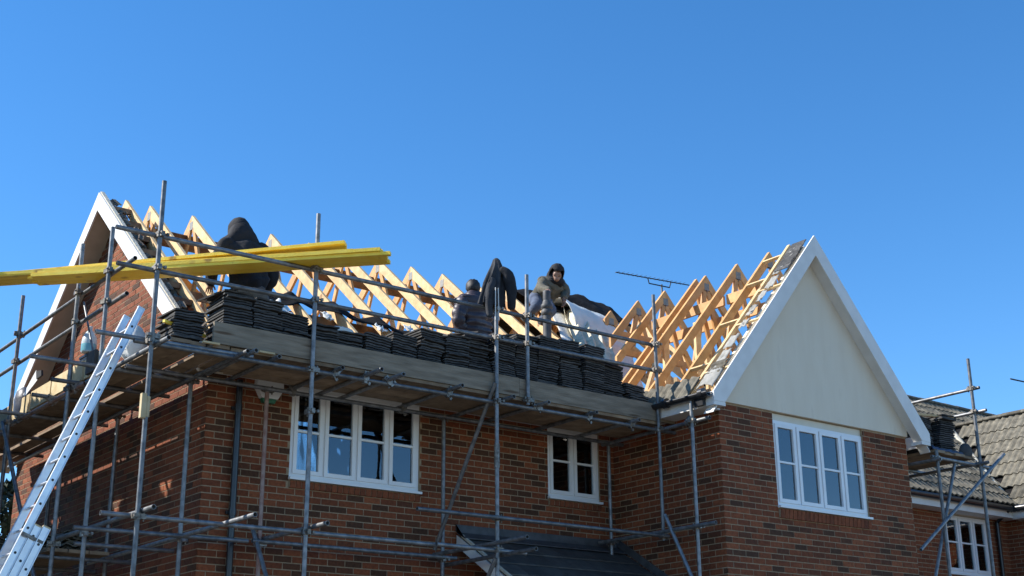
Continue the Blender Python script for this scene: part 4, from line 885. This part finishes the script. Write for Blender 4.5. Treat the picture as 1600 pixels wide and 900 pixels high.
# ------------------------------------------------------------------ people
def ring(c, ax, sd, rx, ry, n, seed=0, fold=0, t=0):
    ax = ax.normalized(); sd = (sd - ax * sd.dot(ax)).normalized(); fw = ax.cross(sd)
    out = []
    for i in range(n):
        a = 2 * math.pi * i / n; k = 1 + fold * (noise.noise(V((math.cos(a) * 1.6 + seed, math.sin(a) * 1.6, t * 9))) + .55 * noise.noise(V((math.cos(a) * 3.5 + seed, math.sin(a) * 3.5, t * 17))))
        out.append(c + sd * math.cos(a) * rx * k + fw * math.sin(a) * ry * k)
    return out
def sweep(mb, pts, rad, sd=None, n=14, sub=5, fold=.1, seed=0, puff=0):
    pts = [V(p) for p in pts]; rad = [(r, r) if not isinstance(r, tuple) else r for r in rad]
    def cr(P, i, t):
        p0 = P[max(i - 1, 0)]; p1 = P[i]; p2 = P[i + 1]; p3 = P[min(i + 2, len(P) - 1)]
        return [.5 * ((2 * b) + (-a + c) * t + (2 * a - 5 * b + 4 * c - d) * t * t + (-a + 3 * b - 3 * c + d) * t ** 3) for a, b, c, d in zip(p0, p1, p2, p3)]
    C = []; Rr = []
    for i in range(len(pts) - 1):
        for k in range(sub):
            C.append(V(cr(pts, i, k / sub))); Rr.append(cr(rad, i, k / sub))
    C.append(pts[-1]); Rr.append(rad[-1])
    rings = []; sdv = V(sd) if sd is not None else None; tot = 0
    for i, c in enumerate(C):
        ax = (C[min(i + 1, len(C) - 1)] - C[max(i - 1, 0)])
        if sdv is None: sdv = ax.orthogonal()
        else:
            s2_ = sdv - ax.normalized() * sdv.dot(ax.normalized()); sdv = s2_ if s2_.length > 1e-4 else ax.orthogonal()
        if i: tot += (c - C[i - 1]).length
        pf = 1 + (puff * (abs(math.sin(tot * math.pi / .085)) ** .6 - .6) if puff else 0)
        rings.append(ring(c, ax, sdv, Rr[i][0] * pf, Rr[i][1] * pf, n, seed, fold, tot))
    e0 = C[0] - (C[1] - C[0]).normalized() * Rr[0][0] * .35; e1_ = C[-1] + (C[-1] - C[-2]).normalized() * Rr[-1][0] * .35
    r0 = [e0 + (p - C[0]) * .6 for p in rings[0]]; r1 = [e1_ + (p - C[-1]) * .6 for p in rings[-1]]
    mb.loft([r0] + rings + [r1]); return mb
def skin_body(name, verts, edges, rad, root, m):
    me = bpy.data.meshes.new(name); me.from_pydata([tuple(v) for v in verts], edges, []); me.materials.append(m)
    o = bpy.data.objects.new(name, me); COL.objects.link(o)
    o.modifiers.new('skin', 'SKIN'); o.modifiers['skin'].use_smooth_shade = True
    for i, r in enumerate(rad):
        d = me.skin_vertices[0].data[i]; d.radius = (r, r); d.use_root = (i == root)
    ss = o.modifiers.new('smooth', 'SUBSURF'); ss.levels = 2; ss.render_levels = 2
    return o
def person(J, label, jacket, trouser, hoodm, face, puff=0, hood=True, jr=1.0, hem=-.10, cape=0):
    """J: joint positions; face: direction the head looks"""
    face = V(face).normalized()
    vs = []; ed = []; rd = []; ix = {}
    def add(n, p, r, par=None):
        ix[n] = len(vs); vs.append(V(p)); rd.append(r)
        if par: ed.append((ix[par], ix[n]))
    pv = V(J['pelvis']); ch = V(J['chest']); nk = V(J['neck']); hd = V(J['head'])
    add('pelvis', pv, .13); add('chest', ch, .13, 'pelvis'); add('neck', nk, .055, 'chest'); add('headc', hd, .088, 'neck'); add('crown', hd + (hd - nk).normalized() * .085, .075, 'headc')
    add('nose', hd + face * .105 - V((0, 0, .012)), .014, 'headc'); add('chin', hd + face * .07 - V((0, 0, .085)), .035, 'headc')
    for s in 'LR':
        add('sh' + s, J['sh' + s], .06, 'chest'); add('el' + s, J['el' + s], .043, 'sh' + s); add('wr' + s, J['wr' + s], .028, 'el' + s)
        d = (V(J['wr' + s]) - V(J['el' + s])).normalized(); hdir = V(J.get('hd' + s, d)).normalized()
        palm = V(J['wr' + s]) + hdir * .07; add('pa' + s, palm, .030, 'wr' + s)
        sp = hdir.cross(V((.3, .2, 1))).normalized(); cl = hdir.cross(sp).normalized()
        for k, (o_, ln) in enumerate(((-.030, .060), (-.010, .075), (.011, .070), (.031, .055))):
            add(f'f{s}{k}a', palm + hdir * .035 + sp * o_, .0095, 'pa' + s); add(f'f{s}{k}b', palm + hdir * (.035 + ln * .55) + sp * o_ * 1.1 + cl * .010, .009, f'f{s}{k}a'); add(f'f{s}{k}c', palm + hdir * (.03 + ln * .85) + sp * o_ * 1.1 + cl * .034, .008, f'f{s}{k}b')
        add(f't{s}a', palm - hdir * .02 + sp * .045, .011, 'pa' + s); add(f't{s}b', palm + hdir * .02 + sp * .065 + cl * .015, .009, f't{s}a')
        add('hp' + s, J['hp' + s], .09, 'pelvis'); add('kn' + s, J['kn' + s], .06, 'hp' + s); add('an' + s, J['an' + s], .042, 'kn' + s)
        fd = V(J.get('foot', (0, 1, 0))).normalized(); add('to' + s, V(J['an' + s]) + fd * .16 - V((0, 0, .045)), .035, 'an' + s)
    body = skin_body('person', vs, ed, rd, 0, m_skin); tag(body, label, 'person')
    sdv = (V(J['shR']) - V(J['shL'])).normalized(); hpv = (V(J['hpR']) - V(J['hpL'])).normalized()
    mb = MB(); lo = pv + V((0, 0, hem))
    sweep(mb, [lo, pv + (ch - pv) * .35, ch + (nk - ch) * .1, ch + (nk - ch) * .45, ch + (nk - ch) * .72, nk + (hd - nk) * .12], [(.205 * jr, .155 * jr), (.20 * jr, .15 * jr), (.232 * jr, .16 * jr), (.25 * jr, .145 * jr), (.185 * jr, .12 * jr), (.085, .085)], sdv, 32, 16 if puff else 12, .17, 1.3, puff)
    for s in 'LR':
        sweep(mb, [V(J['sh' + s]) + (ch - V(J['sh' + s])) * .35, J['sh' + s], V(J['sh' + s]).lerp(V(J['el' + s]), .5), J['el' + s], V(J['el' + s]).lerp(V(J['wr' + s]), .6), J['wr' + s]], [.055 * jr, .078 * jr, .080 * jr, .072 * jr, .06 * jr, .048 * jr], None, 18, 10 if puff else 8, .22, 3 if s == 'L' else 8, puff)
    if puff: sweep(mb, [nk - V((0, 0, .06)), nk - V((0, 0, .01)), nk + (hd - nk) * .35], [(.15, .14), (.135, .13), (.105, .105)], sdv, 20, 8, .15, 6)
    obj('jacket', mb, jacket, body)
    mb = MB()
    sweep(mb, [pv + V((0, 0, .06)), pv, pv - V((0, 0, .09))], [(.165, .125), (.175, .135), (.15, .12)], hpv, 18, 4, .06, 2)
    for s in 'LR':
        sweep(mb, [V(J['hp' + s]) + V((0, 0, .03)), J['hp' + s], V(J['hp' + s]).lerp(V(J['kn' + s]), .5), J['kn' + s], V(J['kn' + s]).lerp(V(J['an' + s]), .5), J['an' + s]], [.10, .105, .09, .075, .07, .065], None, 14, 4, .16, 5 if s == 'L' else 11)
    obj('trousers', mb, trouser, body)
    mb = MB()
    for s in 'LR':
        a = V(J['an' + s]); fd = V(J.get('foot', (0, 1, 0))).normalized()
        sweep(mb, [a - fd * .06 - V((0, 0, .03)), a + fd * .03 - V((0, 0, .035)), a + fd * .12 - V((0, 0, .045)), a + fd * .19 - V((0, 0, .05))], [(.045, .05), (.052, .048), (.05, .036), (.036, .024)], None, 12, 3, 0)
    obj('boots', mb, m_boot, body)
    up = (hd - nk).normalized(); sx = face.cross(up).normalized(); upn = sx.cross(face).normalized()
    mb = MB(); nu, nv = 22, 14
    rad_ = .136 if hood else .103; vsl = []; idx = {}
    for j in range(nv + 1):
        for i in range(nu):
            th = math.pi * j / nv; ph = 2 * math.pi * i / nu
            d = upn * math.cos(th) + (face * math.cos(ph) + sx * math.sin(ph)) * math.sin(th)
            rr = rad_ * (1 + .07 * noise.noise(d * 3) + (0 if hood else .09 * noise.noise(d * 9)))
            zs = 1.12 if math.cos(th) < 0 else 1.06
            idx[(i, j)] = len(vsl); vsl.append(hd + V((0, 0, .01)) - face * (.018 if hood else .008) + (upn * math.cos(th) * zs + (face * math.cos(ph) * 1.05 + sx * math.sin(ph) * .9) * math.sin(th)) * rr)
    fs = []
    lim = .42 if hood else .15
    for j in range(nv):
        for i in range(nu):
            th = math.pi * (j + .5) / nv; ph = 2 * math.pi * (i + .5) / nu
            fd_ = math.cos(ph) * math.sin(th); uz = math.cos(th)
            if fd_ > lim and uz < .62: continue
            if not hood and uz < -.8: continue
            fs.append((idx[(i, j)], idx[((i + 1) % nu, j)], idx[((i + 1) % nu, j + 1)], idx[(i, j + 1)]))
    mb.add(vsl, fs, True)
    if hood: sweep(mb, [nk - V((0, 0, .07)), nk + up * .0 - face * .02, nk + up * .06 - face * .035, hd - up * .02 - face * .035], [(.27, .15), (.215, .145), (.165, .145), (.138, .135)] if cape else [(.15, .12), (.135, .125), (.128, .125), (.125, .122)], sx, 24, 5, .08, 4)
    solid(obj('hood' if hood else 'hair', mb, hoodm, body), .012)
    for s in (-1, 1):
        e = MB(); c = hd + face * .083 + sx * s * .034 + upn * .012
        e.loft([[c + upn * math.cos(t) * .011 + (sx * math.cos(a) + face * math.sin(a)) * math.sin(t) * .013 for a in [k * math.pi / 5 for k in range(10)]] for t in (.2, .8, 1.57, 2.3, 2.9)]); obj('eye', e, m_hair, body)
    bm2 = MB(); bm2.grid(lambda u, v: hd + (face * math.cos((u - .5) * 2.4) + sx * math.sin((u - .5) * 2.4)) * (.092 - .01 * v) - upn * (.045 + .055 * v), 12, 4); solid(obj('beard', bm2, m_hair, body), .008)
    mo = MB(); mo.beam(hd + face * .098 - upn * .042 - sx * .024, hd + face * .098 - upn * .042 + sx * .024, .010, .008); obj('mouth', mo, m_skin, body)
    return body
D = 5.412
# man in the black hoodie, seen from behind
person(dict(pelvis=(6.34, 13.08, 6.34), chest=(6.26, 13.12, 6.74), neck=(6.235, 13.20, 6.965), head=(6.225, 13.26, 7.10),
            shL=(6.03, 13.12, 6.86), shR=(6.47, 13.14, 6.90), elL=(5.93, 13.22, 6.60), elR=(6.62, 13.16, 6.62), wrL=(6.02, 13.46, 6.50), wrR=(6.60, 13.30, 6.42), hdR=(-.1, .2, -1),
            hpL=(6.24, 13.08, 6.28), hpR=(6.44, 13.08, 6.28), knL=(6.22, 13.14, 5.86), knR=(6.47, 13.12, 5.86), anL=(6.20, 13.06, 5.50), anR=(6.50, 13.06, 5.50)),
       'man in black hoodie with hood up working behind the yellow battens', m_hoodie, m_trouser, m_hoodie, (.0, .9, -.55), jr=1.1, hem=.07, cape=1)
# man in the plum puffer jacket
person(dict(pelvis=(9.40, 13.06, 6.30), chest=(9.38, 13.03, 6.66), neck=(9.39, 13.08, 6.87), head=(9.405, 13.11, 7.0),
            shL=(9.19, 13.01, 6.77), shR=(9.58, 13.06, 6.78), elL=(9.10, 12.98, 6.52), elR=(9.70, 13.10, 6.50), wrL=(9.22, 13.02, 6.30), wrR=(9.62, 13.28, 6.42),
            hpL=(9.30, 13.06, 6.22), hpR=(9.50, 13.06, 6.22), knL=(9.28, 13.14, 5.82), knR=(9.52, 13.14, 5.82), anL=(9.28, 13.06, 5.50), anR=(9.52, 13.06, 5.50)),
       'man in dark plum puffer jacket bending behind the hanging hoodie', m_puffer, m_trouser, m_hair, (.35, .9, -.3), puff=.2, hood=False, jr=1.12)
# man kneeling high on the rafters, leaning to the vent pipe
person(dict(pelvis=(12.24, 15.28, 8.0), chest=(12.32, 15.15, 8.15), neck=(12.34, 15.05, 8.255), head=(12.31, 14.97, 8.315),
            shL=(12.16, 15.12, 8.19), shR=(12.51, 15.14, 8.25), elL=(12.02, 14.98, 8.03), elR=(12.58, 15.08, 8.10), wrL=(11.93, 14.70, 7.90), wrR=(12.45, 14.98, 7.96), hdL=(-.5, -.5, -.25), hdR=(-.1, -.2, -1),
            hpL=(12.13, 15.27, 7.97), hpR=(12.33, 15.30, 7.99), knL=(11.90, 14.96, 7.72), knR=(12.16, 14.92, 7.68), anL=(11.98, 15.32, 7.66), anR=(12.30, 15.32, 7.66), foot=(.3, .7, .4)),
       'man in olive jacket and jeans kneeling on rafters at the vent pipe', m_olive, m_jeans, m_hoodie, (-.48, -.55, -.78))

# hoodie hung over the pole top
hg = thing('hanging_hoodie', 'charcoal hooded top hung over the top of a scaffold pole', 'garment', (9.05, 12.12, 6.2))
def hring(z, cx, cy, rx, ry, fold, seed):
    out = []
    for i in range(60):
        a = 2 * math.pi * i / 60; k = 1 + fold * 1.5 * (.55 * (1 - 2 * abs(math.sin(a * 3.5 + seed + z * 2.2))) + .8 * noise.noise(V((math.cos(a) * 2.6, math.sin(a) * 2.6, z * 3))))
        out.append(V((cx + rx * k * math.cos(a), cy + ry * k * math.sin(a), z)))
    return out
mb = MB(); mb.loft([hring(7.05, 9.055, 12.14, .02, .02, 0, 0), hring(7.03, 9.055, 12.14, .04, .04, .1, 0), hring(6.95, 9.06, 12.14, .065, .06, .15, 0), hring(6.84, 9.05, 12.14, .10, .08, .2, 0), hring(6.72, 9.03, 12.14, .14, .09, .22, .2), hring(6.60, 9.01, 12.14, .16, .09, .22, .4), hring(6.50, 8.99, 12.14, .16, .085, .25, .6), hring(6.44, 8.98, 12.14, .155, .08, .3, .7)])
obj('drape', mb, m_greyhood, hg)
mb = MB(); sweep(mb, [(9.08, 12.08, 6.90), (9.15, 12.04, 6.82), (9.185, 12.02, 6.66), (9.19, 12.02, 6.52), (9.195, 12.03, 6.42)], [(.05, .05), (.075, .07), (.068, .065), (.055, .055), (.045, .045)], None, 14, 5, .15, 2); obj('hood', mb, m_hoodie, hg)
mb = MB(); sweep(mb, [(8.97, 12.10, 6.74), (8.90, 12.07, 6.58), (8.885, 12.06, 6.42), (8.90, 12.06, 6.28)], [(.06, .05), (.062, .05), (.055, .045), (.04, .035)], None, 14, 5, .2, 6); obj('sleeve', mb, m_greyhood, hg)
for (x0, x1) in ((8.93, 8.925), (8.97, 8.975)):
    mb = MB(); mb.tube((x0, 11.99, 6.62), (x1, 11.985, 6.22), .006, 6, False); obj('drawstring', mb, m_membrane, hg)
